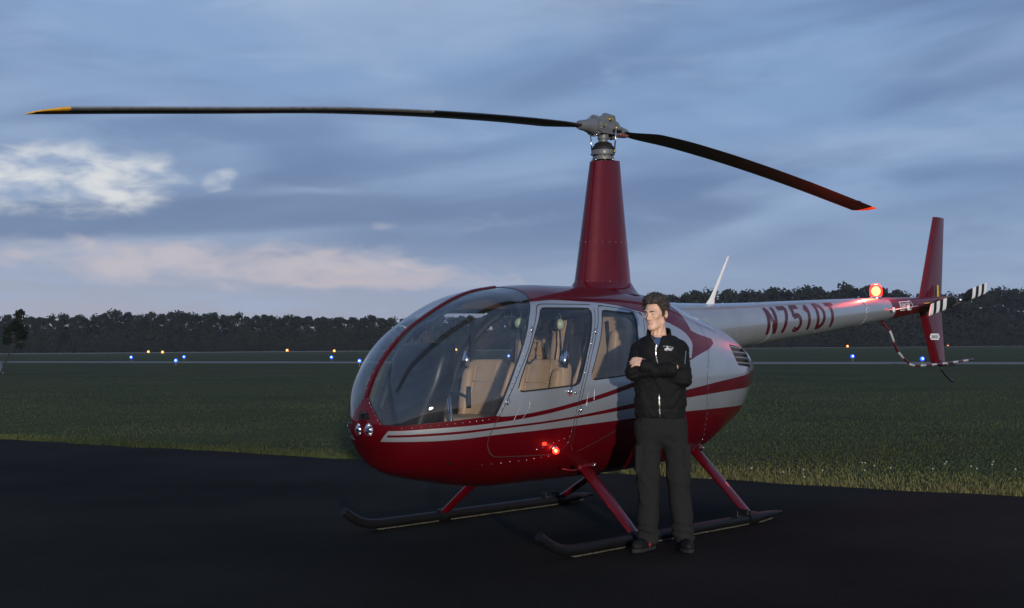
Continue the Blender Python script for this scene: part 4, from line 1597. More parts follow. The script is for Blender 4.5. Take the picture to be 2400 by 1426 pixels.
def rotor():
    HUBZ = 3.165
    e = empty('rotor_head', (.03, 0, 0), AZ, HELI)
    # mast, swashplate and boot
    MB().lathe([(.038, 2.80), (.038, 3.06), (.046, 3.065), (.046, 3.12), (.03, 3.125)], n=20).build('mast', 'hub_grey', e, auto=40)
    MB().lathe([(.088, 2.895), (.088, 2.915), (.070, 2.918), (.070, 2.932), (.092, 2.935), (.095, 2.955), (.092, 2.975), (.07, 2.978)], n=28).build('swashplate', 'hub_grey', e, auto=35)
    b = MB()
    b.lathe([(.05, 2.976), (.094, 2.980), (.096, 2.992), (.082, 2.998), (.086, 3.004), (.076, 3.012), (.068, 3.018), (.074, 3.024), (.062, 3.032), (.048, 3.040)], n=28)
    b.build('boot', 'black_rubber', e, auto=60)
    for k in range(7):
        a = k * 2 * PI / 7 + .3
        b = MB(); b.lathe([(.009, -.012), (.009, .012)], (.084 * math.cos(a), .084 * math.sin(a), 2.892), (math.cos(a), math.sin(a), .2), 8)
        b.tube([(.07 * math.cos(a), .07 * math.sin(a), 2.86), (.08 * math.cos(a), .08 * math.sin(a), 2.93)], .007, 6)
        b.build('control_rod_end', 'steel' if k % 2 else 'brass', e)
    # hub plates: flat cheeks with a raised centre
    hub = None
    for s in (-1, 1):
        prof = [(-.150, -.045), (-.11, -.066), (.11, -.060), (.150, -.040), (.158, .0), (.128, .030), (.085, .052), (.070, .092), (-.060, .098), (-.100, .070), (-.155, .038), (-.165, -.01)]
        v0 = [(x_, s * .070, HUBZ + z_) for x_, z_ in prof]; v1 = [(x_, s * .046, HUBZ + z_) for x_, z_ in prof]
        n = len(prof)
        fs = [tuple(range(n)), tuple(range(2 * n - 1, n - 1, -1))] + [(i, i + n, (i + 1) % n + n, (i + 1) % n) for i in range(n)]
        hub = MB().add(v0 + v1, fs).build('hub_plate', 'hub_grey', e, smooth=False)
    MB().box((-.0, 0, HUBZ + .045), (.11, .092, .060), None, .008).build('hub_block', 'hub_grey', e, smooth=False)
    for bx_, bz_ in ((.0, .055), (.095, -.005), (-.095, -.005)):
        b = MB(); b.lathe([(.015, -.092), (.015, -.078), (.023, -.076), (.023, .076), (.015, .078), (.015, .092), (.008, .10)], (bx_, 0, HUBZ + bz_), (0, 1, 0), 12)
        b.build('hinge_bolt', 'brass', e, auto=40)
    # blade grips: ribbed spindles ringed with bolts, and horns to the pitch links
    prof_f = [(-.30, 3.138), (-.9, 3.100), (-1.6, 3.043), (-2.75, 2.922), (-3.87, 2.768), (-4.62, 2.664), (-5.03, 2.605)]
    prof_a = [(.30, 3.142), (.9, 3.140), (1.6, 3.118), (2.42, 3.074), (3.4, 3.006), (4.2, 2.940), (5.03, 2.868)]
    for sgn, prof in ((-1, prof_f), (1, prof_a)):
        z0 = prof[0][1]
        ax = Vector((sgn, 0, (prof[1][1] - HUBZ) / .9)).normalized()
        c = Vector((sgn * .115, 0, HUBZ - .010))
        gname = MB().lathe([(.050, -.012), (.080, -.008), (.082, .012), (.070, .018), (.062, .026), (.066, .034), (.054, .070), (.046, .13), (.040, .19), (.034, .215)], c, ax, 30).build('blade_grip', 'hub_grey', e, auto=40)
        b = MB()
        u, w, _ = frame_from(ax)
        for k in range(22):
            a = 2 * PI * k / 22
            b.lathe([(.006, 0), (.006, .012), (.003, .014)], c + ax * .012 + (u * math.cos(a) + w * math.sin(a)) * .075, ax, 6)
        stuff(b.build('grip_bolts', 'chrome', gname))
        side = -sgn
        MB().tube([c + ax * .03 + Vector((0, side * .06, -.01)), Vector((sgn * .06, side * .125, HUBZ - .02)), Vector((sgn * -.01, side * .135, HUBZ - .025))], [.024, .018, .013], 8).build('pitch_horn', 'hub_grey', e)
        lk = MB().tube([(sgn * -.01, side * .135, HUBZ - .02), (sgn * -.012, side * .128, 3.06), (sgn * -.012, side * .118, 2.955)], .0055, 8).build('pitch_link', 'chrome', e)
        for zz, yy in ((HUBZ - .025, .135), (2.955, .118)):
            MB().sphere((sgn * -.01, side * yy, zz), .013, 8).build('rod_end', 'brass', lk)
        # blade: airfoil sections along the drooped span
        r_ = np.array([abs(p[0]) for p in prof]); z_ = np.array([p[1] for p in prof])
        R = np.concatenate([np.linspace(.24, .55, 6), np.linspace(.62, 4.82, 44), np.linspace(4.85, 4.975, 9)])
        lead = -sgn * 1.0          # leading edge on the advancing side (counter-clockwise from above)
        sec = []
        NF = 18
        for q in range(NF):
            t = 2 * PI * q / NF
            xc = .5 + .5 * math.cos(t)
            th = .6 * (.2969 * math.sqrt(xc) - .126 * xc - .3516 * xc**2 + .2843 * xc**3 - .1015 * xc**4)
            sec.append((xc, (th if t < PI else -th)))
        rings, idx = [], []
        for r in R:
            zz = float(pchip(r_, z_, r))
            g = min(1, max(0, (r - .24) / .36)); g = g * g * (3 - 2 * g)
            chord = .10 + .154 * g
            if 3.28 < r < 3.42:
                chord += .004
            tk = .55 + (.115 * .9 - .0) / .6 * 0 + .0
            thick = (1.0 - g) * 1.9 + g * 1.0
            le = -.25 * chord
            sweep = 0.0
            if r > 4.85:                                   # raked, rounded tip
                q = (r - 4.85) / .125
                le += .11 * q * q; chord -= .11 * q * q; thick *= (1 - .55 * q)
            pitch = math.radians(1.5 - 1.2 * min(1, r / 5) if sgn < 0 else -3.0)
            rr = []
            for xc, th in sec:
                yy = le + xc * chord; hh = th * chord * thick * 1.0
                y2 = yy * math.cos(pitch) + hh * math.sin(pitch); h2 = hh * math.cos(pitch) - yy * math.sin(pitch)
                rr.append(Vector((sgn * r, lead * y2, zz + h2)))
            rings.append(rr)
        b = MB()
        n = NF
        vs = [p for rr in rings for p in rr]
        fs, mi = [], []
        for i in range(len(R) - 1):
            for j in range(n):
                q = (i * n + j, i * n + (j + 1) % n, (i + 1) * n + (j + 1) % n, (i + 1) * n + j)
                fs.append(q if sgn * lead > 0 else q[::-1])
                tip = R[i] >= 4.84
                xc = (sec[j][0] + sec[(j + 1) % n][0]) / 2
                if tip:
                    mi.append(2)
                elif xc < .17 and R[i] > 2.0:
                    mi.append(1)
                else:
                    mi.append(0)
        fs.append(tuple(range(n)) if sgn * lead < 0 else tuple(reversed(range(n)))); mi.append(0)
        L_ = (len(R) - 1) * n
        fs.append(tuple(L_ + j for j in range(n)) if sgn * lead > 0 else tuple(L_ + j for j in reversed(range(n)))); mi.append(2)
        ob = mk('rotor_blade', vs, fs, ['blade_black', 'blade_steel', 'blade_tip'], e, True, mi)
        sharp_edges(ob.data, 70)
        # trim tab on the trailing edge
        if sgn < 0:
            continue
        zz = float(pchip(r_, z_, 4.42)); p4 = math.radians(.3)
        yb = lead
        MB().box((sgn * 4.42, yb * (.75 * .254 + .008) * math.cos(p4), zz - .195 * math.sin(p4)), (.16, .04, .004), Matrix.Rotation(yb * -p4, 3, 'X')).build('trim_tab', 'blade_black', ob, smooth=False)


rotor()


# ---------------------------------------------------------------- tail boom
TC = np.array([(.20, 1.500, .285), (.60, 1.510, .262), (1.0, 1.522, .238), (1.5, 1.548, .217), (2.0, 1.583, .198), (3.21, 1.662, .170), (4.5, 1.757, .127), (5.5, 1.824, .090), (6.04, 1.856, .074), (6.10, 1.860, .060)])


def tail_pt(x, a, off=0.0):
    """a: 0 = port side, +90 deg = top"""
    zc = float(np.interp(x, TC[:, 0], TC[:, 1])); r = float(np.interp(x, TC[:, 0], TC[:, 2])) + off
    return Vector((x, -r * math.cos(a), zc + r * math.sin(a)))


def glyph_strokes():
    """letters as thick polylines on a unit cell (w .62, h 1)"""
    arc = lambda cx, cy, rx, ry, a0, a1, n=12: [(cx + rx * math.cos(math.radians(a0 + (a1 - a0) * i / n)), cy + ry * math.sin(math.radians(a0 + (a1 - a0) * i / n))) for i in range(n + 1)]
    return {
        'N': [[(.07, 0), (.07, 1)], [(.07, .98), (.55, .02)], [(.55, 0), (.55, 1)]],
        '7': [[(.02, .93), (.60, .93)], [(.56, .95), (.24, 0)]],
        '5': [[(.58, .93), (.10, .93)], [(.10, .97), (.07, .54)], [(.07, .56)] + arc(.30, .32, .25, .27, 120, -140)],
        '1': [[(.30, 0), (.30, .98)], [(.31, .95), (.10, .72)]],
        'D': [[(.08, 0), (.08, 1)], [(.06, .94)] + arc(.22, .50, .33, .44, 88, -88) + [(.06, .06)]],
        'T': [[(.0, .93), (.62, .93)], [(.31, 0), (.31, .95)]],
        'A': [[(.04, 0), (.31, 1)], [(.31, 1), (.58, 0)], [(.15, .34), (.47, .34)]],
        'G': [arc(.33, .5, .26, .44, 55, 330), [(.58, .05), (.58, .45)], [(.36, .45), (.60, .45)]],
        'E': [[(.08, 0), (.08, 1)], [(.05, .94), (.58, .94)], [(.05, .52), (.50, .52)], [(.05, .06), (.58, .06)]],
        'R': [[(.08, 0), (.08, 1)], [(.06, .94)] + arc(.30, .73, .25, .21, 90, -90) + [(.08, .52)], [(.28, .52), (.58, 0)]],
    }


def lettering(text, fmap, cell_w, cell_h, gap, stroke, step=.02):
    """strips laid on a surface: fmap(u, v) -> point"""
    G = glyph_strokes()
    b = MB()
    u0 = 0.0
    k = 0
    for ch in text:
        for st in G[ch]:
            pts = []
            for p, q in zip(st[:-1], st[1:]):
                p = np.array(p); q = np.array(q)
                nseg = max(1, int(np.hypot((q - p)[0] * cell_w / .62, (q - p)[1] * cell_h) / step))
                for i in range(nseg):
                    pts.append(p + (q - p) * i / nseg)
            pts.append(np.array(st[-1]))
            pts = [np.array((u0 + p[0] * cell_w / .62, p[1] * cell_h)) for p in pts]
            L_, R_ = [], []
            for i, p in enumerate(pts):
                d = pts[min(i + 1, len(pts) - 1)] - pts[max(i - 1, 0)]; d = d / (np.linalg.norm(d) + 1e-9)
                nn = np.array([-d[1], d[0]]) * stroke / 2
                L_.append(p + nn); R_.append(p - nn)
            k += 1
            n = len(pts)
            lift = .00025 * (k % 4)
            vs = [fmap(*p, lift) for p in L_] + [fmap(*p, lift) for p in R_]
            b.add(vs, [(i, n + i, n + i + 1, i + 1) for i in range(n - 1)])
        u0 += cell_w + gap
    return b


def tail():
    n = 40
    xs = np.concatenate([np.linspace(.2, 6.04, 70), [6.08, 6.10]])
    vs, fs, mi = [], [], []
    for x_ in xs:
        for j in range(n):
            vs.append(tail_pt(x_, 2 * PI * j / n))
    for i in range(len(xs) - 1):
        for j in range(n):
            fs.append((i * n + j, (i + 1) * n + j, (i + 1) * n + (j + 1) % n, i * n + (j + 1) % n))
            a = 2 * PI * (j + .5) / n
            mi.append(0 if (xs[i] + xs[i + 1]) / 2 < 4.72 - .10 * math.sin(a) else 1)
    fs.append(tuple((len(xs) - 1) * n + j for j in range(n))); mi.append(1)
    boom = mk('tail_boom', vs, fs, ['silver_paint', 'red_paint'], HELI, True, mi)
    sharp_edges(boom.data, 60)
    b = MB()
    for x_ in (1.62, 2.22, 4.10):
        for k in range(26):
            a = -1.25 + 2.6 * k / 25
            p = tail_pt(x_, a); b.lathe([(.0045, -.001), (.004, .002), (0, .003)], p, p - tail_pt(x_, a, -.05), 6)
    for k in range(30):
        p = tail_pt(1.75 + .07 * k, -.95); b.lathe([(.0042, -.001), (.0035, .002), (0, .003)], p, p - tail_pt(1.75 + .07 * k, -.95, -.05), 6)
    stuff(b.build('rivets', 'chrome', boom))
    # lap seams
    for x_ in (2.20, 4.08):
        MB().tube([tail_pt(x_, a, .0006) for a in np.linspace(0, 2 * PI, 40, endpoint=False)], .0022, 4, closed=True).build('lap_seam', 'silver_paint', boom)
    MB().tube([tail_pt(x_, 1.02 - .02 * x_, .0006) for x_ in np.linspace(1.0, 4.6, 20)], .002, 4).build('lap_seam', 'silver_paint', boom)
    # registration, both sides
    for side in (1, -1):
        def fmap(u, v, lift=0.0, side=side):
            x_ = 2.13 + u * 1.0
            r = float(np.interp(x_, TC[:, 0], TC[:, 2]))
            a = (v - .128) / r * (1.0) + .10
            x_ += -.10 * (.25 - v) * 0
            p = tail_pt(x_ if side == 1 else 5.62 - x_, a, .0016 + lift)
            return p if side == 1 else Vector((p.x, -p.y, p.z))
        lb = lettering('N751DT', fmap, .165, .265, .062, .050)
        if side == -1:
            lb.f = [tuple(reversed(f)) for f in lb.f]
        lb.build('registration_lettering', 'marking_red', boom, smooth=True)
    # intake scoop on the port shoulder of the boom fairing
    p = tail_pt(1.06, .12)
    nrm = (p - tail_pt(1.06, .12, -.05)).normalized()
    b = MB()
    u = Vector((1, 0, .05)).normalized(); w = nrm.cross(u)
    rings = []
    for q, hgt in ((-.16, .0), (-.10, .012), (-.04, .030), (.02, .045)):
        rings.append([p + u * q + w * .075 - nrm * .004, p + u * q + w * .07 + nrm * hgt, p + u * q - w * .07 + nrm * hgt, p + u * q - w * .075 - nrm * .004])
    sc = b.loft(rings, caps=False, closed_ring=False).build('air_scoop', 'silver_paint', boom, auto=30)
    MB().add([p + u * .018 + w * .068 - nrm * .003, p + u * .018 + w * .066 + nrm * .040, p + u * .018 - w * .066 + nrm * .040, p + u * .018 - w * .068 - nrm * .003], [(0, 1, 2, 3)]).build('scoop_mouth', 'seal', sc, smooth=False)
    # white blade antenna
    rings = []
    for q, ch, th in ((0, .17, .034), (.02, .125, .026), (.07, .080, .020), (.16, .054, .015), (.35, .040, .012), (.52, .028, .010), (.545, .016, .006)):
        c = Vector((1.494, 0, 1.752)) + Vector((.303, 0, .446)).normalized() * q
        rings.append([c + Vector((ch / 2 * math.cos(t), th / 2 * math.sin(t), 0)) for t in np.linspace(0, 2 * PI, 14, endpoint=False)])
    MB().loft(rings).build('antenna', 'white_paint', HELI, auto=50)
    # beacon
    bz = float(np.interp(4.55, TC[:, 0], TC[:, 1])) + .125
    e = MB().lathe([(.060, -.03), (.060, .012), (.050, .020)], (4.55, 0, bz), n=20).build('beacon', 'chrome', HELI)
    MB().lathe([(.052, .016), (.064, .03), (.066, .085), (.056, .122), (.032, .144), (0, .150)], (4.55, 0, bz), n=20).build('dome', 'red_dome', e)
    MB().sphere((4.55, 0, bz + .070), .050, 14).build('bulb_glow', 'red_core', e)
    ld = bpy.data.lights.new('beacon_bulb', 'POINT'); ld.energy = 40; ld.color = (1, .05, .03); ld.shadow_soft_size = .05
    lo = bpy.data.objects.new('beacon_bulb', ld); COL.objects.link(lo); lo.parent = e; lo.location = (4.55, -.0, bz + .20)
    # static port booms on the flank: two small mushroom vents with a rod
    for xx in (4.62, 4.98):
        p = tail_pt(xx, -.05); nn = (p - tail_pt(xx, -.05, -.05)).normalized()
        MB().lathe([(.006, -.005), (.006, .035), (.026, .037), (.028, .046), (.018, .052), (0, .054)], p, nn, 14).build('strobe_vent', 'white_paint', boom, auto=40)
    MB().tube([tail_pt(4.62, -.05, .045), tail_pt(5.25, .02, .03)], .006, 6).build('sensor_rod', 'white_paint', boom)
    # fins
    def fin(name, pts, th, parent, matn):
        lo_, hi_ = (pts[0], pts[1]), (pts[3], pts[2])
        rings = []
        for q in np.linspace(0, 1, 10):
            a = np.array(lo_[0]) + (np.array(hi_[0]) - np.array(lo_[0])) * q
            c = np.array(lo_[1]) + (np.array(hi_[1]) - np.array(lo_[1])) * q
            rr = []
            for k in range(20):
                t = 2 * PI * k / 20
                s = .5 - .5 * math.cos(t)
                tt = th / 2 * (2.6 * math.sqrt(max(s, 0)) * (1 - s) + .04) * (1 if t < PI else -1)
                pnt = a + (c - a) * s
                rr.append(Vector((pnt[0], tt, pnt[1])))
            rings.append(rr)
        return MB().loft(rings).build(name, matn, parent, auto=50)
    uf = fin('upper_fin', [(5.52, 1.86), (6.09, 1.86), (6.20, 2.838), (5.93, 2.838)], .055, HELI, 'red_paint')
    lf = fin('lower_fin', [(5.50, 1.84), (6.08, 1.86), (6.165, 1.150), (5.84, 1.155)], .055, HELI, 'red_paint')
    MB().add([(5.93, -.030, 1.93), (5.97, -.030, 1.93), (5.97, -.030, 2.06), (5.93, -.030, 2.06)], [(0, 1, 2, 3)]).build('placard', 'placard_yellow', uf, smooth=False)
    MB().tube([(5.45, -.085, 1.842), (6.0, -.085, 1.870)], .004, 5).build('trim_line', 'placard_yellow', boom)
    # horizontal stabiliser on the starboard side
    rings = []
    for q in np.linspace(0, 1, 6):
        rr = []
        for k in range(16):
            t = 2 * PI * k / 16; s = .5 - .5 * math.cos(t)
            rr.append(Vector((5.60 + .06 * q + (.36 - .08 * q) * s, .06 + .72 * q, 1.845 + .020 * (2.6 * math.sqrt(max(s, 0)) * (1 - s)) * (1 if t < PI else -1))))
        rings.append(rr)
    MB().loft(rings).build('horizontal_stabilizer', 'red_paint', HELI, auto=50)
    # danger arrow on the boom
    def amap(u, v, lift=0.0):
        x_ = 4.87 + u; r = float(np.interp(x_, TC[:, 0], TC[:, 2]))
        return tail_pt(x_, (v - .04) / r + .12, .0022 + lift)
    b = MB()
    out = [(0, 0), (.26, 0), (.26, -.015), (.31, .045), (.26, .105), (.26, .09), (0, .09)]
    for p, q in zip(out, out[1:] + out[:1]):
        k = 6
        P = [np.array(p) + (np.array(q) - np.array(p)) * i / k for i in range(k + 1)]
        d = np.array(q) - np.array(p); d = d / np.linalg.norm(d); nn = np.array([-d[1], d[0]]) * .004
        vs = [amap(*(a + nn)) for a in P] + [amap(*(a - nn)) for a in P]
        b.add(vs, [(i, k + 1 + i, k + 2 + i, i + 1) for i in range(k)])
    b.build('danger_arrow', 'white_paint', boom)
    lb = lettering('DANGER', lambda u, v, lift=0.0: amap(u + .012, v + .018, lift), .032, .055, .008, .007, .01)
    lb.build('danger_lettering', 'white_paint', boom)
    # arrow placard on the lower fin
    fm = lambda u, v, lift=0.0: Vector((5.76 + u, -.029 - lift, 1.44 + v))
    b = MB().add([fm(0, 0), fm(.19, 0), fm(.22, .035), fm(.19, .07), fm(0, .07), fm(-.03, .035)], [(0, 1, 2, 3, 4, 5)])
    pc = b.build('danger_placard', 'white_paint', lf, smooth=False)
    lettering('DANGER', lambda u, v, lift=0.0: fm(u + .008, v + .014, .0015 + lift), .024, .042, .006, .006, .01).build('danger_lettering', 'marking_red', pc)
    # striped tail guard
    path = [Vector(p) for p in ((4.56, -.05, 1.64), (4.60, -.13, 1.53), (4.70, -.15, 1.33), (4.86, -.15, 1.235), (5.00, -.15, 1.175), (5.117, -.15, 1.158), (5.45, -.15, 1.163), (5.85, -.15, 1.176), (6.2, -.15, 1.192), (6.569, -.15, 1.21))]
    cum = [0.0]
    for p, q in zip(path[:-1], path[1:]):
        cum.append(cum[-1] + (q - p).length)
    def at(s):
        i = min(max(0, int(np.searchsorted(cum, s)) - 1), len(path) - 2)
        return path[i].lerp(path[i + 1], (s - cum[i]) / (cum[i + 1] - cum[i]))
    total = cum[-1]; nb = 17
    guard = empty('tail_guard', (0, 0, 0), 0, HELI)
    for k in range(nb):
        s0, s1 = total * k / nb, total * (k + 1) / nb
        MB().tube([at(s0 + (s1 - s0) * q) for q in np.linspace(0, 1, 5)], .0125, 10).build('guard_band', 'red_paint' if k % 2 == 0 else 'guard_white', guard)
    MB().box((6.0, -.09, 1.165), (.20, .13, .045), None, .008).build('guard_bracket', 'black_plastic', guard, smooth=False)
    MB().tube([(5.99, -.03, 1.15), (6.02, -.03, 1.09), (6.12, -.03, 1.03), (6.24, -.03, .970), (6.30, -.03, .962), (6.34, -.03, .978)], .013, 8).build('tail_skid', 'black_plastic', HELI)
    # tail rotor
    hubc = Vector((5.90, -.30, 1.885))
    e = empty('tail_rotor', hubc, 0, HELI)
    MB().lathe([(.055, -.0), (.062, .06), (.06, .16), (.045, .20), (.03, .23)], Vector((5.93, -.06, 1.868)) - hubc, (0, -1, .05), 18).build('gearbox', 'hub_grey', e, auto=40)
    MB().tube([Vector((-.0, .12, -.01)), Vector((0, -.03, 0))], .016, 10).build('rotor_shaft', 'steel', e)
    MB().box((0, 0, 0), (.17, .03, .05), Matrix.Rotation(-.19, 3, 'Y'), .008).build('yoke', 'black_plastic', e, smooth=False)
    for k in range(2):
        MB().tube([Vector((-.06 + .12 * k, .07, -.04)), Vector((-.05 + .11 * k, -.0, -.012))], .006, 6).build('pitch_link', 'red_paint', e)
    MB().lathe([(.034, -.012), (.034, .012), (.015, .018)], (0, .05, -.01), (0, -1, 0), 14).build('pitch_slider', 'red_paint', e)
    for s in (1, -1):
        d = Vector((math.cos(.19) * s, 0, math.sin(.19) * s)); up = Vector((-math.sin(.19), 0, math.cos(.19)))
        segs = [(.09, .20, 1), (.20, .40, 0), (.40, .47, 1), (.47, .54, 0), (.54, .61, 1), (.61, .68, 0), (.68, .735, 1)]
        segs = [(.09, .34, 0), (.34, .43, 1), (.43, .51, 0), (.51, .59, 1), (.59, .66, 0), (.66, .737, 1)]
        bl = MB()
        nb_ = 16
        def ring(r):
            ch = .05 + .085 * min(1, max(0, (r - .09) / .10)); pitch = math.radians(14)
            rr = []
            for k in range(nb_):
                t = 2 * PI * k / nb_; q = .5 + .5 * math.cos(t); th = .010 * math.sin(t) * (1.2 - q)
                yy = (q - .4) * ch
                rr.append(d * r + up * (yy * math.cos(pitch)) + Vector((0, th - yy * math.sin(pitch) * 1.0, 0)))
            return rr
        ob = None
        rs, mi_ = [], []
        for a, c, w_ in segs:
            for q in np.linspace(a, c, 5)[:-1]:
                rs.append(q); mi_.append(w_)
        rs.append(.737)
        rings = [ring(q) for q in rs]
        vs = [p for rr in rings for p in rr]; fs, mi = [], []
        for i in range(len(rings) - 1):
            for j in range(nb_):
                fs.append((i * nb_ + j, i * nb_ + (j + 1) % nb_, (i + 1) * nb_ + (j + 1) % nb_, (i + 1) * nb_ + j)); mi.append(mi_[i])
        fs += [tuple(reversed(range(nb_))), tuple((len(rings) - 1) * nb_ + j for j in range(nb_))]; mi += [0, 1]
        ob = mk('tail_rotor_blade', vs, fs, ['blade_black', 'white_paint'], e, True, mi)
        sharp_edges(ob.data, 60)


tail()


# ---------------------------------------------------------------- landing gear
def gear():
    SY = .985
    for s in (-1, 1):
        e = empty('skid', (0, s * SY, 0), 0, HELI)
        path = [(-1.86, 0, .175), (-1.80, 0, .135), (-1.72, 0, .088), (-1.62, 0, .056), (-1.50, 0, .046), (-1.2, 0, .046), (-.4, 0, .046), (.4, 0, .046), (.70, 0, .046), (.90, 0, .050), (1.05, 0, .055)]
        rad = [.032, .034, .036, .037, .037, .037, .037, .037, .037, .028, .008]
        MB().tube(path, rad, 14).build('skid_tube', 'skid_black', e, auto=50)
        rings = []
        for xx in np.linspace(-1.52, .88, 40):
            w = .020 + .003 * math.sin(xx * 23); zt = .012 if xx < .75 else .012 + (xx - .75) * .10
            rings.append([Vector((xx, -w, zt)), Vector((xx, w, zt)), Vector((xx, w * .8, .003 + (zt - .012))), Vector((xx, -w * .8, .003 + (zt - .012)))])
        MB().loft(rings).build('skid_shoe', 'skid_shoe', e, smooth=False)
        # ground handling wheel lugs
        for xx in (.38, .52):
            b = MB(); b.box((xx, 0, .10), (.018, .06, .045), None, .004); b.tube([(xx, -.05, .105), (xx, .05, .105)], .008, 8)
            b.build('wheel_lug', 'skid_black', e, smooth=False)
        for xx in (-.84, .60):
            MB().lathe([(.050, -.06), (.052, -.04), (.052, .04), (.050, .06)], (xx, 0, .046), (1, 0, 0), 14).build('saddle', 'skid_black', e, auto=40)
        # struts
        for x0, z0, y0, x1, nm in ((-.765, .515, .440, -.835, 'f'), (.80, .545, .30, .60, 'r')):
            a = Vector((x0, s * y0, z0)); c = Vector((x1, s * (SY - .012), .066))
            d = (c - a).normalized()
            a = a - d * .10
            fwd = Vector((1, 0, 0)); fwd = (fwd - d * fwd.dot(d)).normalized(); sd = d.cross(fwd)
            rings = []
            for q in np.linspace(0, 1, 8):
                p = a.lerp(c, q); ch = .150 - .045 * q; th = .060 - .016 * q
                rr = []
                for k in range(20):
                    t = 2 * PI * k / 20
                    cx, sy = math.cos(t), math.sin(t)
                    rr.append(p + fwd * (ch / 2 * cx) + sd * (th / 2 * sy * (1 if cx < 0 else 1 - .55 * cx * cx)))
                rings.append(rr)
            st = MB().loft(rings).build('strut', 'red_paint', HELI, auto=60)
            # collar at the fuselage
            p = a + d * .11
            rings = []
            for off, gr in ((-.05, 1.75), (-.015, 1.45), (.012, 1.15), (.03, 1.02)):
                rr = []
                for k in range(20):
                    t = 2 * PI * k / 20; cx, sy = math.cos(t), math.sin(t)
                    rr.append(p + d * off + fwd * (.148 / 2 * cx * gr) + sd * (.06 / 2 * sy * gr * 1.25))
                rings.append(rr)
            MB().loft(rings, caps=False).build('strut_fairing', 'red_paint', st)
            b = MB()
            for k in (-1, 1):
                b.lathe([(.009, 0), (.009, .012), (.004, .015)], p + d * -.01 + fwd * (.085 * k) + Vector((0, s * .02, .01)), Vector((0, s, .2)), 8)
            b.build('bolt', 'chrome', st)
    # boarding step under the door
    MB().tube([(-.98, -.52, .535), (-1.02, -.60, .520), (-1.10, -.62, .518), (-1.18, -.585, .535)], .008, 8).build('boarding_step', 'red_paint', HELI)


gear()


# ---------------------------------------------------------------- headsets hung in the cabin
def headsets():
    M = HELI.matrix_basis.copy() if False else Matrix.Translation((HX, HY, 0)) @ Matrix.Rotation(HTH, 4, 'Z')
    spots = [((-.98, -.30, 1.60), .5, 'headset with pale green ear cups hanging nearest the front door window'),
             ((-1.12, -.10, 1.61), -.4, 'headset with pale green ear cups hanging further forward in the cabin'),
             ((-.80, -.12, 1.60), 1.2, 'headset with pale green ear cups hanging behind the nearest headset')]
    for (x_, y_, z_), rz, lab in spots:
        w = M @ Vector((x_, y_, z_))
        e = empty('headset', w, HTH + rz)
        band = [(.0, .085 * math.cos(a), .10 * math.sin(a)) for a in np.linspace(-.25, PI + .25, 18)]
        MB().tube(band, .010, 8, flat=.6).build('headband', 'black_plastic', e)
        for s in (-1, 1):
            c = Vector((0, s * .078, -.045))
            cup = MB().lathe([(.001, .036), (.024, .034), (.036, .024), (.041, .006), (.041, -.006)][::-1], c, (0, s, 0), 18).build('ear_cup', 'earcup_green', e, auto=60)
            MB().lathe([(.044, -.028), (.048, -.018), (.046, -.004), (.038, -.004)], c, (0, s, 0), 18).build('ear_cushion', 'black_rubber', cup)
        MB().tube([(.0, .085, -.06), (.05, .09, -.10), (.10, .05, -.12), (.12, .01, -.115)], .004, 6).build('microphone_boom', 'black_plastic', e)
        cord = [(0, -.08, -.08), (.01, -.085, -.20), (.03, -.08, -.30), (.08, -.06, -.34), (.13, -.05, -.30), (.15, -.05, -.18)]
        MB().tube(cord, .007, 8).build('cord', 'black_rubber', e)
        MB().tube([(0, 0, .10), (0, 0, .18)], .004, 6).build('hook_loop', 'black_rubber', e)
        tag(e, lab, 'headset', 'headsets hanging in the cabin')


headsets()
# ================================================================ the man
# local axes: x to the right of the picture, y away from the camera, z up; he faces the camera, head turned to the nose of the helicopter
mat('skin', (.72, .455, .33), rough=.50, noise_scale=38, noise_amt=.20, color2=(.64, .375, .265), bump=.10, bump_scale=160, spec=.4)
mat('skin_lip', (.58, .32, .25), rough=.45)
mat('eye_white', (.50, .47, .44), rough=.2, coat=.5)
mat('eye_iris', (.035, .025, .018), rough=.15, coat=1.0)
mat('hair_dark', (.022, .016, .013), rough=.55, noise_scale=60, noise_amt=.5, color2=(.065, .050, .042))
mat('jacket_black', (.0058, .0057, .0058), rough=.8, spec=.25, noise_scale=240, noise_amt=.35, bump=.10, bump_scale=420)
mat('trousers_grey', (.0190, .0184, .0188), rough=.95, spec=.15, noise_scale=160, noise_amt=.25, bump=.16, bump_scale=380)
mat('shirt_blue', (.045, .075, .17), rough=.85, noise_scale=120, noise_amt=.2)
mat('zip_metal', (.42, .40, .37), rough=.35, metal=.9)
mat('shoe_black', (.005, .005, .005), rough=.7, spec=.25, noise_scale=60, noise_amt=.4)
mat('shoe_sole', (.008, .008, .008), rough=.85)
mat('shoe_red', (.28, .012, .014), rough=.6)
mat('emblem_white', (.50, .50, .50), rough=.7)


def smin(a, b, k):
    h = np.clip(.5 + .5 * (b - a) / k, 0, 1)
    return b + (a - b) * h - k * h * (1 - h)


def smax(a, b, k):
    return -smin(-a, -b, k)


def s_ell(p, c, r):
    q = (p - np.array(c)) / np.array(r)
    k0 = np.linalg.norm(q, axis=-1)
    return (k0 - 1) * min(r)


def s_cap(p, a, b, r0, r1=None):
    r1 = r0 if r1 is None else r1
    a, b = np.array(a, float), np.array(b, float)
    ab = b - a
    t = np.clip(((p - a) @ ab) / (ab @ ab), 0, 1)
    return np.linalg.norm(p - a - t[..., None] * ab, axis=-1) - (r0 + (r1 - r0) * t)


def rotz(p, a, c=(0, 0, 0)):
    c = np.array(c); q = p - c
    ca, sa = math.cos(a), math.sin(a)
    return np.stack([q[..., 0] * ca - q[..., 1] * sa, q[..., 0] * sa + q[..., 1] * ca, q[..., 2]], -1) + c


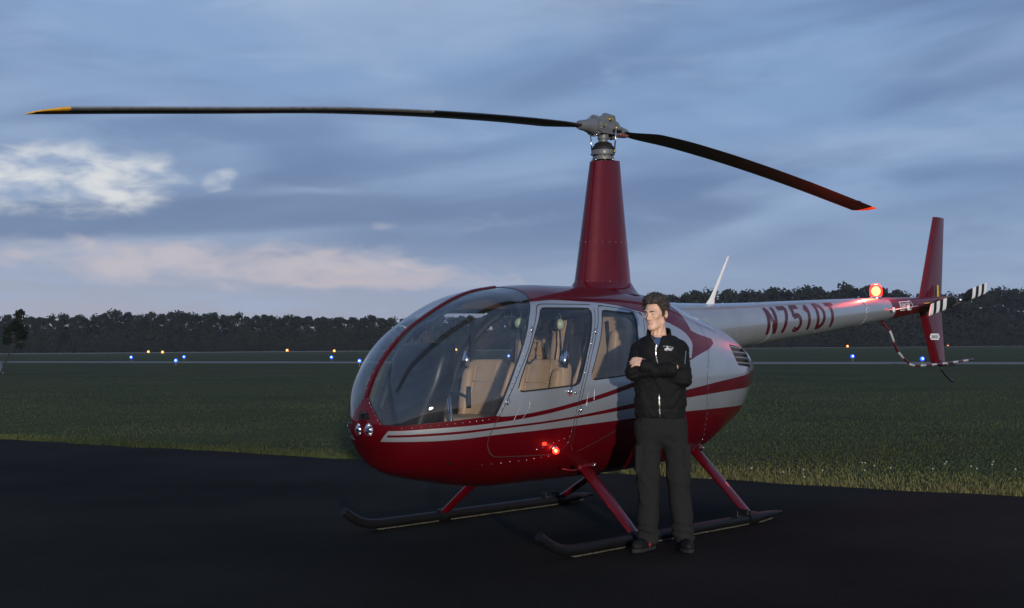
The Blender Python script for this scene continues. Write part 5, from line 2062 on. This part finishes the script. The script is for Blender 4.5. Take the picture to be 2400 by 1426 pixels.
HS = .94                     # head scale
HEAD_C = np.array([-.036, -.015, 1.618])
YAW = math.radians(-39)
TILT = math.radians(6)


def to_head(p):
    q = rotz(p - HEAD_C, -YAW) / HS
    c, s_ = math.cos(TILT), math.sin(TILT)
    return np.stack([q[..., 0], q[..., 1] * c + q[..., 2] * s_, -q[..., 1] * s_ + q[..., 2] * c], -1)


def sd_head(p):
    q = to_head(p)
    m = q.copy(); m[..., 0] = np.abs(m[..., 0])
    d = s_ell(q, (0, .018, .034), (.0755, .094, .086))
    d = smin(d, s_ell(q, (0, -.030, -.030), (.0575, .062, .082)), .03)
    d = smin(d, s_cap(m, (.044, .010, -.060), (.017, -.062, -.097), .020, .018), .03)     # jaw line
    d = smin(d, s_ell(q, (0, -.073, -.100), (.023, .020, .018)), .022)                     # chin
    d = smin(d, s_cap(m, (.010, -.084, .019), (.044, -.072, .021), .0115, .010), .012)     # brow
    d = smin(d, s_ell(m, (.046, -.058, -.022), (.021, .022, .019)), .022)                  # cheekbone
    d = smax(d, -s_ell(m, (.031, -.096, -.001), (.0155, .017, .0105)), .010)               # eye socket
    d = smin(d, s_cap(q, (0, -.084, .012), (0, -.111, -.031), .0068, .0100), .010)         # nose
    d = smin(d, s_ell(m, (.0105, -.097, -.036), (.0075, .011, .0080)), .006)
    d = smax(d, -s_ell(m, (.007, -.104, -.0445), (.0040, .006, .0035)), .003)
    d = smax(d, -s_cap(m, (.021, -.094, -.041), (.033, -.078, -.070), .0022), .006)        # fold beside the mouth
    d = smin(d, s_cap(m, (0, -.0850, -.0655), (.021, -.0745, -.0690), .0050, .0026), .006)  # lips
    d = smin(d, s_cap(m, (0, -.0845, -.0755), (.019, -.0750, -.0722), .0056, .0028), .006)
    d = smax(d, -s_cap(m, (0, -.0925, -.0703), (.024, -.0795, -.0712), .0013), .0030)
    d = smin(d, s_cap(m, (.020, -.0865, .0060), (.043, -.0770, .0045), .0036, .0028), .004)  # eyelids
    d = smin(d, s_cap(m, (.021, -.0860, -.0080), (.041, -.0770, -.0078), .0034, .0026), .005)
    # ears
    e = s_ell(rotz(m, .35, (.077, .020, -.010)), (.082, .020, -.010), (.0085, .0185, .031))
    e = smax(e, -s_ell(m, (.095, .014, -.008), (.009, .010, .018)), .004)
    d = smin(d, e, .006)
    # temples, hollow of the cheek
    d = smax(d, -s_ell(m, (.078, -.052, -.055), (.020, .030, .030)), .03)
    # neck
    n = s_cap(q, (0, .030, -.075), (.0, .040, -.210), .0495, .056)
    n = smin(n, s_cap(m, (.048, .018, -.070), (.018, -.030, -.190), .012, .014), .02)
    n = smin(n, s_ell(q, (0, -.030, -.150), (.012, .012, .016)), .015)
    d = smin(d, n, .022)
    return d * HS


def hand_sdf(p, base, fwd, nrm, side, curl, spread=.0):
    """palm and five fingers; fwd = towards the finger tips, nrm = back of the hand, side = towards the thumb"""
    base, fwd, nrm, side = (np.array(v, float) for v in (base, fwd, nrm, side))
    fwd /= np.linalg.norm(fwd); nrm -= fwd * (nrm @ fwd); nrm /= np.linalg.norm(nrm)
    s = np.cross(fwd, nrm); s = s if s @ side > 0 else -s
    q = np.stack([(p - base) @ s, (p - base) @ fwd, (p - base) @ nrm], -1)
    d = s_ell(q, (0, .045, 0), (.043, .055, .017))
    d = smin(d, s_cap(q, (0, -.03, 0), (0, .02, 0), .024, .026), .02)
    for k, (x0, l) in enumerate(((.030, .072), (.010, .080), (-.011, .075), (-.031, .060))):
        a = np.array((x0, .085, .002)); c = curl * (1 + .08 * k)
        pts = [a]
        ang = c * .45
        for fr in (.45, .31, .24):
            pts.append(pts[-1] + np.array((spread * (1.5 - k) * l * fr, math.cos(ang) * l * fr, -math.sin(ang) * l * fr))); ang += c * .55
        r = .0098 - .0006 * abs(k - 1)
        for i in range(3):
            f = s_cap(q, pts[i], pts[i + 1], r * (1 - .06 * i), r * (1 - .06 * (i + 1)))
            d = smin(d, f, .004 if i else .010)
    t = smin(s_cap(q, (.030, .025, -.006), (.054, .055, -.014), .015, .012), s_cap(q, (.054, .055, -.014), (.056, .090, -.022), .0118, .0095), .005)
    return smin(d, t, .010)


# arms: shoulder, elbow, wrist
R_SH, R_EL, R_WR = (-.150, .020, 1.365), (-.200, -.068, 1.216), (.052, -.168, 1.232)      # arm on the left of the picture, forearm in front
L_SH, L_EL, L_WR = (.146, .015, 1.362), (.150, -.095, 1.170), (-.125, -.125, 1.255)       # arm on the right, hand over the other arm


def prof(z, zs, vs):
    return np.interp(z, zs, vs)


def sd_torso(p, grow=0.0):
    x, y, z = p[..., 0], p[..., 1], p[..., 2]
    zs = [.86, .905, .93, .965, 1.00, 1.10, 1.22, 1.32, 1.39, 1.43, 1.46, 1.49, 1.52]
    a = prof(z, zs, [.168, .176, .179, .181, .184, .183, .182, .181, .163, .125, .092, .075, .068]) + grow
    b = prof(z, zs, [.108, .112, .116, .122, .128, .132, .136, .138, .130, .112, .090, .075, .065]) + grow
    cx = prof(z, [.9, 1.45], [-.006, -.008]); cy = prof(z, [.9, 1.2, 1.45], [.0, -.006, .015])
    n = 2.4
    k = ((np.abs((x - cx) / a)) ** n + (np.abs((y - cy) / b)) ** n) ** (1 / n)
    return (k - 1) * np.minimum(a, b)


def sd_jacket(p, folds=True):
    z = p[..., 2]
    d = sd_torso(p)
    d = smin(d, s_cap(p, (-.070, .018, 1.420), R_SH, .052, .061), .03)
    d = smin(d, s_cap(p, (.065, .018, 1.422), L_SH, .052, .061), .03)
    ra = smin(s_cap(p, R_SH, R_EL, .061, .056), s_cap(p, R_EL, R_WR, .056, .045), .020)
    la = smin(s_cap(p, L_SH, L_EL, .063, .060), s_cap(p, L_EL, L_WR, .057, .046), .020)
    d = smin(d, la, .012)
    d = smin(d, ra, .008)
    d = smax(d, (1.462 - z) * -1.0, .015)
    d = smax(d, .902 - z, .008)
    # open neck
    v = np.abs(p[..., 0] + .034 - .10 * (z - 1.40)) - np.maximum(0, (z - 1.388)) * .52
    v = smax(v, p[..., 1] - .0, .01)
    d = smax(d, -smax(v, 1.388 - z, .004) - .0, .006)
    if folds:
        w = np.stack([p[..., 0] * 14 + p[..., 2] * 7, p[..., 1] * 9, p[..., 2] * 10 - p[..., 0] * 8], -1)
        n1 = vnoise(w, 4); n2 = vnoise(w * 2.3 + 7, 5)
        n4 = vnoise(np.stack([p[..., 0] * 24 + p[..., 2] * 22, p[..., 1] * 14, p[..., 2] * 40 - p[..., 0] * 16], -1), 6)
        d = d - .0048 * (1 - np.abs(n1) * 2.4) - .0020 * n2 + .0030 * np.clip(1 - np.abs(n4) * 5, 0, 1)
        for a_, b_, r_ in (((-.02, -.14, 1.34), (-.15, -.10, 1.30), .012), ((.02, -.14, 1.36), (.12, -.10, 1.30), .012), ((-.10, -.13, 1.10), (.03, -.14, 1.02), .012),
                           ((.12, -.12, 1.10), (.02, -.14, 1.00), .012), ((-.13, -.12, 1.06), (-.05, -.14, .98), .010), ((.15, -.10, 1.05), (.08, -.13, .96), .010),
                           ((-.20, -.10, 1.30), (-.24, -.06, 1.26), .009), ((-.14, -.15, 1.24), (-.20, -.12, 1.19), .009), ((.02, -.21, 1.25), (-.04, -.21, 1.20), .009), ((.19, -.10, 1.26), (.13, -.13, 1.22), .010)):
            d = d + .0055 * np.exp(-(np.maximum(s_cap(p, a_, b_, .001) / r_, 0)) ** 2)
        # gathers at the elbows
        for c, ax in ((R_EL, (-.3, -.2, 1.0)), (L_EL, (.1, -.2, 1.0))):
            r = np.exp(-np.sum((p - np.array(c)) ** 2, -1) / .0075)
            d = d - .0042 * r * np.sin((p @ np.array(ax)) * 150)
        # gathered waistband
        hb = np.exp(-((z - .965) / .012) ** 2)
        d = d + .003 * hb
        cu = np.exp(-(((p - np.array(R_WR)) ** 2).sum(-1)) / .0009)
        d = d + .004 * cu
    return d


LEGS = {'r': [(-.088, .005, .88), (-.100, -.012, .50), (-.104, .010, .085)], 'l': [(.085, .005, .88), (.118, -.014, .50), (.152, .006, .085)]}


def sd_trousers(p):
    z = p[..., 2]
    d = sd_torso(np.stack([p[..., 0], p[..., 1], np.clip(z, .905, 1.0)], -1), -.016)
    d = smax(d, z - .945, .01); d = smax(d, .80 - z, .05)
    d = smin(d, s_ell(p, (-.004, .010, .83), (.186, .122, .13)), .03)
    leg = None
    for k, (h, kn, an) in LEGS.items():
        L = smin(s_cap(p, h, kn, .092, .080), s_cap(p, kn, an, .080, .073), .03)
        # cargo pocket on the outside of the thigh
        sx = -1 if k == 'r' else 1
        q = p - np.array((kn[0] * .55 + h[0] * .45 + sx * .074, -.005, .625))
        bx = np.maximum(np.abs(q) - np.array((.016, .060, .085)), 0)
        L = smin(L, np.linalg.norm(bx, axis=-1) - .008, .010)
        leg = L if leg is None else smin(leg, L, .018)
    d = smin(d, leg, .03)
    d = smax(d, .048 - z, .006)
    w = np.stack([p[..., 0] * 10 + p[..., 2] * 2, p[..., 1] * 8, p[..., 2] * 13 + p[..., 0] * 4], -1)
    n1 = vnoise(w, 14); n2 = vnoise(w * 2.1 + 3, 15)
    amp = .004 + .004 * np.exp(-((z - .46) / .10) ** 2) + .007 * np.exp(-((z - .12) / .09) ** 2)
    n4 = vnoise(np.stack([p[..., 0] * 26 + p[..., 2] * 14, p[..., 1] * 14, p[..., 2] * 30 - p[..., 0] * 20], -1), 16)
    d = d - amp * (1 - np.abs(n1) * 2.3) - .0020 * n2 + .0028 * np.clip(1 - np.abs(n4) * 5, 0, 1)
    # stacked breaks above the shoes and behind the knee
    d = d - .0045 * np.exp(-((z - .13) / .07) ** 2) * np.sin(z * 120 + p[..., 0] * 22)
    # crotch creases
    d = d + .004 * np.exp(-((np.abs(p[..., 0] + .002) - (.86 - z) * .55) / .010) ** 2) * np.exp(-((z - .78) / .06) ** 2) * (p[..., 1] < 0)
    return d


def nets(name, fun, lo, hi, step, mats, parent, midx_fn=None):
    V, F = surface_net(fun, lo, hi, step)
    mi = None
    if midx_fn is not None:
        mi = midx_fn(V[F].mean(1))
    ob = mk(name, V, F, mats, parent, True, mi)
    return ob, V, F


def front_y(fun, x, z, y0=-.32, y1=.05):
    """first point of the surface met from the front"""
    ys = np.linspace(y0, y1, 186)
    P = np.stack([np.full_like(ys, x), ys, np.full_like(ys, z)], -1)
    d = fun(P)
    i = int(np.argmax(d < 0)) if (d < 0).any() else len(ys) - 1
    if i == 0:
        return ys[0]
    t = d[i - 1] / (d[i - 1] - d[i] + 1e-12)
    return ys[i - 1] + (ys[i] - ys[i - 1]) * t


def person():
    # ---- body: head and neck fine, hands fine, the rest (under the clothes) coarser; one mesh
    Vh, Fh = surface_net(sd_head, (-.145, -.155, 1.415), (.085, .135, 1.745), .0028)
    hand_l = lambda p: hand_sdf(p, (-.082, -.128, 1.256), (-.92, .10, .33), (.0, -.62, .70), (.2, -.2, .9), .62, .04)
    Vl, Fl = surface_net(hand_l, (-.31, -.24, 1.17), (-.06, -.03, 1.40), .003)
    hand_r = lambda p: hand_sdf(p, (.052, -.146, 1.232), (.80, .60, -.04), (.35, -.90, .15), (0, 0, 1), .6)
    Vr, Fr = surface_net(hand_r, (0.0, -.24, 1.14), (.25, -.02, 1.32), .003)

    def core(p):
        d = sd_torso(p, -.020)
        d = smax(smax(d, p[..., 2] - 1.47, .02), .80 - p[..., 2], .04)
        for a, b in ((R_SH, R_EL), (R_EL, R_WR), (L_SH, L_EL), (L_EL, L_WR)):
            d = smin(d, s_cap(p, a, b, .040, .034), .02)
        for h, kn, an in LEGS.values():
            d = smin(d, smin(s_cap(p, h, kn, .070, .052), s_cap(p, kn, an, .050, .036), .02), .03)
        return d
    Vc, Fc = surface_net(core, (-.31, -.25, .03), (.31, .20, 1.50), .014)
    V = np.concatenate([Vh, Vl, Vr, Vc]); o = np.cumsum([0, len(Vh), len(Vl), len(Vr)])
    F = np.concatenate([Fh, Fl + o[1], Fr + o[2], Fc + o[3]])
    c = V[F].mean(1); q = to_head(c)
    lip = (np.abs(q[:, 0]) < .021) & (q[:, 1] < -.070) & (q[:, 2] < -.0635) & (q[:, 2] > -.0815) & (c[:, 2] > 1.4) & (np.abs(q[:, 0]) < .022 - .6 * np.abs(q[:, 2] + .0715))
    root = mk('person', V, F, ['skin', 'skin_lip'], None, True, lip.astype(int))
    root.location = (1.0185, 8.90, 0)
    root.scale = (.955, .97, 1.0)
    tag(root, 'curly haired man with folded arms in black jacket before the helicopter', 'person')
    # ---- eyes
    def tip(v):
        c, s_ = math.cos(TILT), math.sin(TILT)
        return np.array((v[0], v[1] * c - v[2] * s_, v[1] * s_ + v[2] * c))
    hd = lambda v: rotz(tip(v), YAW) * HS + HEAD_C
    for s in (-1, 1):
        ec = hd((s * .031, -.0725, -.0015))
        e = MB().sphere(ec, .0125 * HS, 16).build('eye', 'eye_white', root)
        look = rotz(np.array((-.22, -1.0, .02)), YAW); look /= np.linalg.norm(look)
        MB().lathe([(.0056, .0106), (.0047, .0115), (.0, .0121)], ec, look, 14, caps=False).build('iris', 'eye_iris', e)
        b = MB()
        pts = [hd((s * (.014 + .034 * q), -.0955 + .0185 * q * q, .0165 + .0045 * math.sin(q * 2.6))) for q in np.linspace(0, 1, 7)]
        b.tube([Vector(p) for p in pts], [.0028, .0042, .0046, .0044, .0038, .0030, .0016], 7)
        b.build('eyebrow', 'hair_dark', root)
    # ---- hair: a full cap over crown, sides and nape, broken into curls
    def sd_hair(p):
        q = to_head(p)
        m = q.copy(); m[..., 0] = np.abs(m[..., 0])
        d = s_ell(q, (0, .022, .052), (.093, .104, .093))
        d = smin(d, s_ell(q, (0, -.035, .098), (.066, .052, .036)), .025)
        d = smin(d, s_ell(m, (.074, -.010, .030), (.016, .040, .045)), .02)
        # hair line over the brow and temple, sideburn before the ear, nape
        yf = -.012 - .036 * np.clip(q[..., 2] / .07, 0, 1)
        d = smax(d, -np.maximum(q[..., 1] - yf, q[..., 2] - .074), .006)
        d = smax(d, -np.maximum(q[..., 2] + .014, q[..., 1] - .036), .006)
        d = smax(d, -.072 - q[..., 2], .010)
        e = s_ell(m, (.088, .020, -.012), (.016, .022, .034))
        d = smax(d, -e, .004)
        n = vnoise(p * 95, 31); n2 = vnoise(p * 190 + 5, 32); n3 = vnoise(p * 42, 33)
        return (d - .0058 * n - .0030 * n2 - .0035 * n3) * HS
    hair, Vh2, Fh2 = nets('hair', sd_hair, (-.165, -.165, 1.50), (.115, .150, 1.80), .0032, 'hair_dark', root)
    # loose curls standing off the cap
    r = np.random.default_rng(5)
    pick = r.choice(len(Vh2), 700, replace=False)
    b = MB()
    for i in pick:
        p = Vh2[i]; out = p - (HEAD_C + np.array((0, 0, .03))); out /= np.linalg.norm(out)
        if to_head(p[None])[0][1] < -.06 and p[2] < HEAD_C[2] + .075:
            continue
        t = np.cross(out, r.normal(0, 1, 3)); t /= np.linalg.norm(t); u = np.cross(out, t)
        R_ = r.uniform(.004, .0075); a0 = r.uniform(0, 6)
        pts = [Vector(p + out * (.002 + R_ * .6 * (1 + math.sin(a0 + k * .9))) + t * (R_ * math.cos(a0 + k * .9)) + u * (.0012 * k)) for k in range(6)]
        b.tube(pts, .0011, 4, caps=False)
    stuff(b.build('curls', 'hair_dark', hair))
    # ---- clothes
    shirt, _, _ = nets('shirt', lambda p: smax(smax(smax(sd_torso(p, -.015), 1.445 - p[..., 2] + 0 - .12, .004), p[..., 2] - 1.452, .008), p[..., 1] - .05, .01), (-.16, -.15, 1.30), (.13, .08, 1.47), .006, 'shirt_blue', root)
    jacket, Vj, Fj = nets('jacket', sd_jacket, (-.29, -.25, .885), (.24, .17, 1.485), .0048, 'jacket_black', root)
    # stand-up collar, open in front
    b = MB()
    outer_lo, rings = [], []
    for a in np.linspace(math.radians(-158), math.radians(128), 44):
        # a = 0 behind the neck
        dx, dy = math.sin(a), math.cos(a)
        fall = max(0, (abs(a) - 1.6)) if a < 0 else max(0, (abs(a) - 1.5))
        lo = 1.425 - .030 * fall; hi = 1.512 + .012 * math.cos(a) - .042 * fall
        rx0, ry0 = .084 + .012 * fall, .080 + .012 * fall; rx1, ry1 = .079 + .016 * fall, .072 + .016 * fall
        c0 = Vector((-.012, .018, 0)); c1 = Vector((-.008, .020, 0))
        if a > 1.5:
            c0 += Vector((-.012, -.010, 0)) * fall; c1 += Vector((-.014, -.012, 0)) * fall
        P = lambda rx, ry, z, c: Vector((dx * rx, dy * ry, z)) + c
        th = .006
        rings.append([P(rx0 + th, ry0 + th, lo, c0), P((rx0 + rx1) / 2 + th + .004, (ry0 + ry1) / 2 + th + .004, (lo + hi) / 2, c1), P(rx1 + th, ry1 + th, hi - .004, c1), P(rx1, ry1, hi, c1),
                      P(rx1 - th, ry1 - th, hi - .004, c1), P((rx0 + rx1) / 2 - th, (ry0 + ry1) / 2 - th, (lo + hi) / 2, c1), P(rx0 - th, ry0 - th, lo, c0)])
    b.loft(rings).build('collar', 'jacket_black', jacket)
    # zip: chest part above the arms and waist part below
    def strip_on(fun, pts, w, lift, name, matn, parent, thick=.002):
        rings = []
        for i, (x, z) in enumerate(pts):
            x0, z0 = pts[max(i - 1, 0)]; x1, z1 = pts[min(i + 1, len(pts) - 1)]
            d = Vector((x1 - x0, 0, z1 - z0)).normalized(); s = Vector((d.z, 0, -d.x))
            L_ = []
            for sg in (-1, 1):
                xx, zz = x + s.x * w / 2 * sg, z + s.z * w / 2 * sg
                L_.append(Vector((xx, front_y(fun, xx, zz) - lift, zz)))
            rings.append([L_[0], L_[1], L_[1] + Vector((0, thick + lift, 0)), L_[0] + Vector((0, thick + lift, 0))])
        return MB().loft(rings).build(name, matn, parent, smooth=False)
    px = lambda u, v: ((u - 1548) / 341, (1286 - v) / 341)
    strip_on(sd_jacket, [px(1533 + 3.2 * t - 3 * math.sin(t * 3), 808 + 44 * t) for t in np.linspace(0, 1, 14)], .0075, .003, 'zipper', 'zip_metal', jacket)
    strip_on(sd_jacket, [px(1538 + 2 * t, 921 + 54 * t) for t in np.linspace(0, 1, 14)], .0075, .003, 'zipper', 'zip_metal', jacket)
    x, z = px(1533.5, 811)
    MB().box((x, front_y(sd_jacket, x, z) - .005, z), (.007, .004, .016), None, .001).build('zipper_pull', 'zip_metal', jacket, smooth=False)
    # collar edge teeth
    for (u0, v0, u1, v1) in ((1524, 788, 1532, 806), (1543, 788, 1535, 806)):
        pts = [px(u0 + (u1 - u0) * t, v0 + (v1 - v0) * t) for t in np.linspace(0, 1, 7)]
        strip_on(sd_jacket, pts, .005, .004, 'zipper', 'zip_metal', jacket)
    # sleeve pocket zip
    strip_on(sd_jacket, [px(1608 - 6 * t, 823 + 30 * t) for t in np.linspace(0, 1, 9)], .006, .003, 'sleeve_zipper', 'zip_metal', jacket)
    # chest emblem: small white helicopter
    em = MB()

    def ep(u, v):
        x, z = px(u, v)
        return Vector((x, front_y(sd_jacket, x, z) - .0035, z))
    for poly in ([(1549, 811.6), (1560, 811.0), (1560, 811.9), (1549, 812.4)], [(1560, 811.2), (1575, 814.6), (1575, 815.4), (1560, 812.1)],
                 [(1559, 811.5), (1561, 811.5), (1562.5, 816), (1557.5, 816)], [(1552, 819), (1554, 816.8), (1558, 815.6), (1564, 815.8), (1569, 817.2), (1573.5, 816.4), (1574, 818), (1569, 819.4), (1562, 820), (1556, 820.6), (1553, 820.4)],
                 [(1553, 821.6), (1561, 821.2), (1561, 822), (1553, 822.3)], [(1563, 820.8), (1571, 820.2), (1572, 821.4), (1564, 822.4)]):
        em.add([ep(*q) for q in poly], [tuple(range(len(poly)))])
    em.build('emblem', 'emblem_white', jacket, smooth=False)
    # cuffs
    for (el, wr) in ((R_EL, R_WR), (L_EL, L_WR)):
        a, c = Vector(el), Vector(wr); d = (c - a).normalized()
        MB().tube([c - d * .020, c + d * .006, c + d * .030, c + d * .038], [.049, .047, .043, .038], 18, caps=False).build('cuff', 'jacket_black', jacket)
    trousers, _, _ = nets('trousers', sd_trousers, (-.25, -.20, .035), (.28, .20, .955), .0058, 'trousers_grey', root)
    tj = lambda p: sd_trousers(p)
    for s, xs in ((1, .150), (-1, -.150)):
        strip_on(tj, [(xs, .700), (xs + s * .004, .56)], .0030, .0015, 'pocket_seam', 'shoe_black', trousers)
        strip_on(tj, [(xs - s * .03, .705), (xs + s * .02, .700)], .0030, .0015, 'pocket_seam', 'shoe_black', trousers)
    strip_on(tj, [(-.004, .90), (-.003, .80)], .0030, .0015, 'fly_seam', 'shoe_black', trousers)
    # ---- shoes
    for (ax, ay, yaw, red) in ((-.110, .0, math.radians(-38), True), (.148, .0, math.radians(8), False)):
        def loc(p, ax=ax, ay=ay, yaw=yaw):
            return rotz(p - np.array((ax, ay, 0)), -yaw)

        def upper(p):
            q = loc(p)
            d = s_ell(q, (0, -.095, .040), (.048, .085, .046))
            d = smin(d, s_ell(q, (0, .015, .055), (.042, .065, .058)), .03)
            d = smin(d, s_cap(q, (0, .005, .07), (0, .005, .115), .044, .042), .025)
            d = smax(d, .024 - q[..., 2], .004)
            d = d - .0018 * vnoise(p * 55, 40)
            return d

        def sole(p):
            q = loc(p)
            y = q[..., 1]
            w = np.interp(y, [-.185, -.15, -.09, -.02, .05, .085], [.012, .038, .049, .042, .040, .020])
            d2 = np.maximum(np.abs(q[..., 0]) - w, np.abs(y + .05) - .137)
            return smax(d2, np.abs(q[..., 2] - .014) - .013, .004)
        sh, _, _ = nets('shoe', upper, (ax - .20, -.22, .0), (ax + .20, .16, .17), .005, 'shoe_black', root)
        nets('sole', sole, (ax - .20, -.22, -.006), (ax + .20, .16, .040), .005, 'shoe_sole', sh)
        if red:
            b = MB()
            for k in range(3):
                c = rotz(np.array((.047 - .003 * k, -.045 + .03 * k, .045 + .008 * k)), yaw) + np.array((ax, ay, 0))
                b.sphere(Vector(c), .013, 8, 0, (.5, 1.1, 1.4))
            b.build('side_stripe', 'shoe_red', sh)
        b = MB()
        for k in range(4):
            yy = -.050 - .018 * k; zz = .086 - .009 * k
            pts = [rotz(np.array((xx, yy, zz + .004 - abs(xx) * .30)), yaw) + np.array((ax, ay, 0)) for xx in np.linspace(-.022, .022, 5)]
            b.tube([Vector(p) for p in pts], .0026, 5)
        b.build('lace', 'shoe_sole', sh)


person()


# ================================================================ evening air
def haze():
    vs = [(x, y, z) for z in (-1.2, 46.0) for x, y in ((-1520, -170), (1520, -170), (1520, 1520), (-1520, 1520))]
    fs = [(3, 2, 1, 0), (4, 5, 6, 7), (0, 1, 5, 4), (1, 2, 6, 5), (2, 3, 7, 6), (3, 0, 4, 7)]
    mt = bpy.data.materials.new('air'); mt.use_nodes = True
    nt = mt.node_tree; nt.nodes.clear()
    o = nt.nodes.new('ShaderNodeOutputMaterial'); v = nt.nodes.new('ShaderNodeVolumePrincipled')
    v.inputs['Color'].default_value = (.80, .87, 1.0, 1); v.inputs['Density'].default_value = HAZE_DENSITY
    nt.links.new(v.outputs[0], o.inputs['Volume'])
    MATS['air'] = mt
    ob = mk('haze', vs, fs, 'air', None, smooth=False)
    stuff(ob)
    tag(ob, 'thin blue evening haze over the airfield', 'haze')


HAZE_DENSITY = 8e-5
haze()
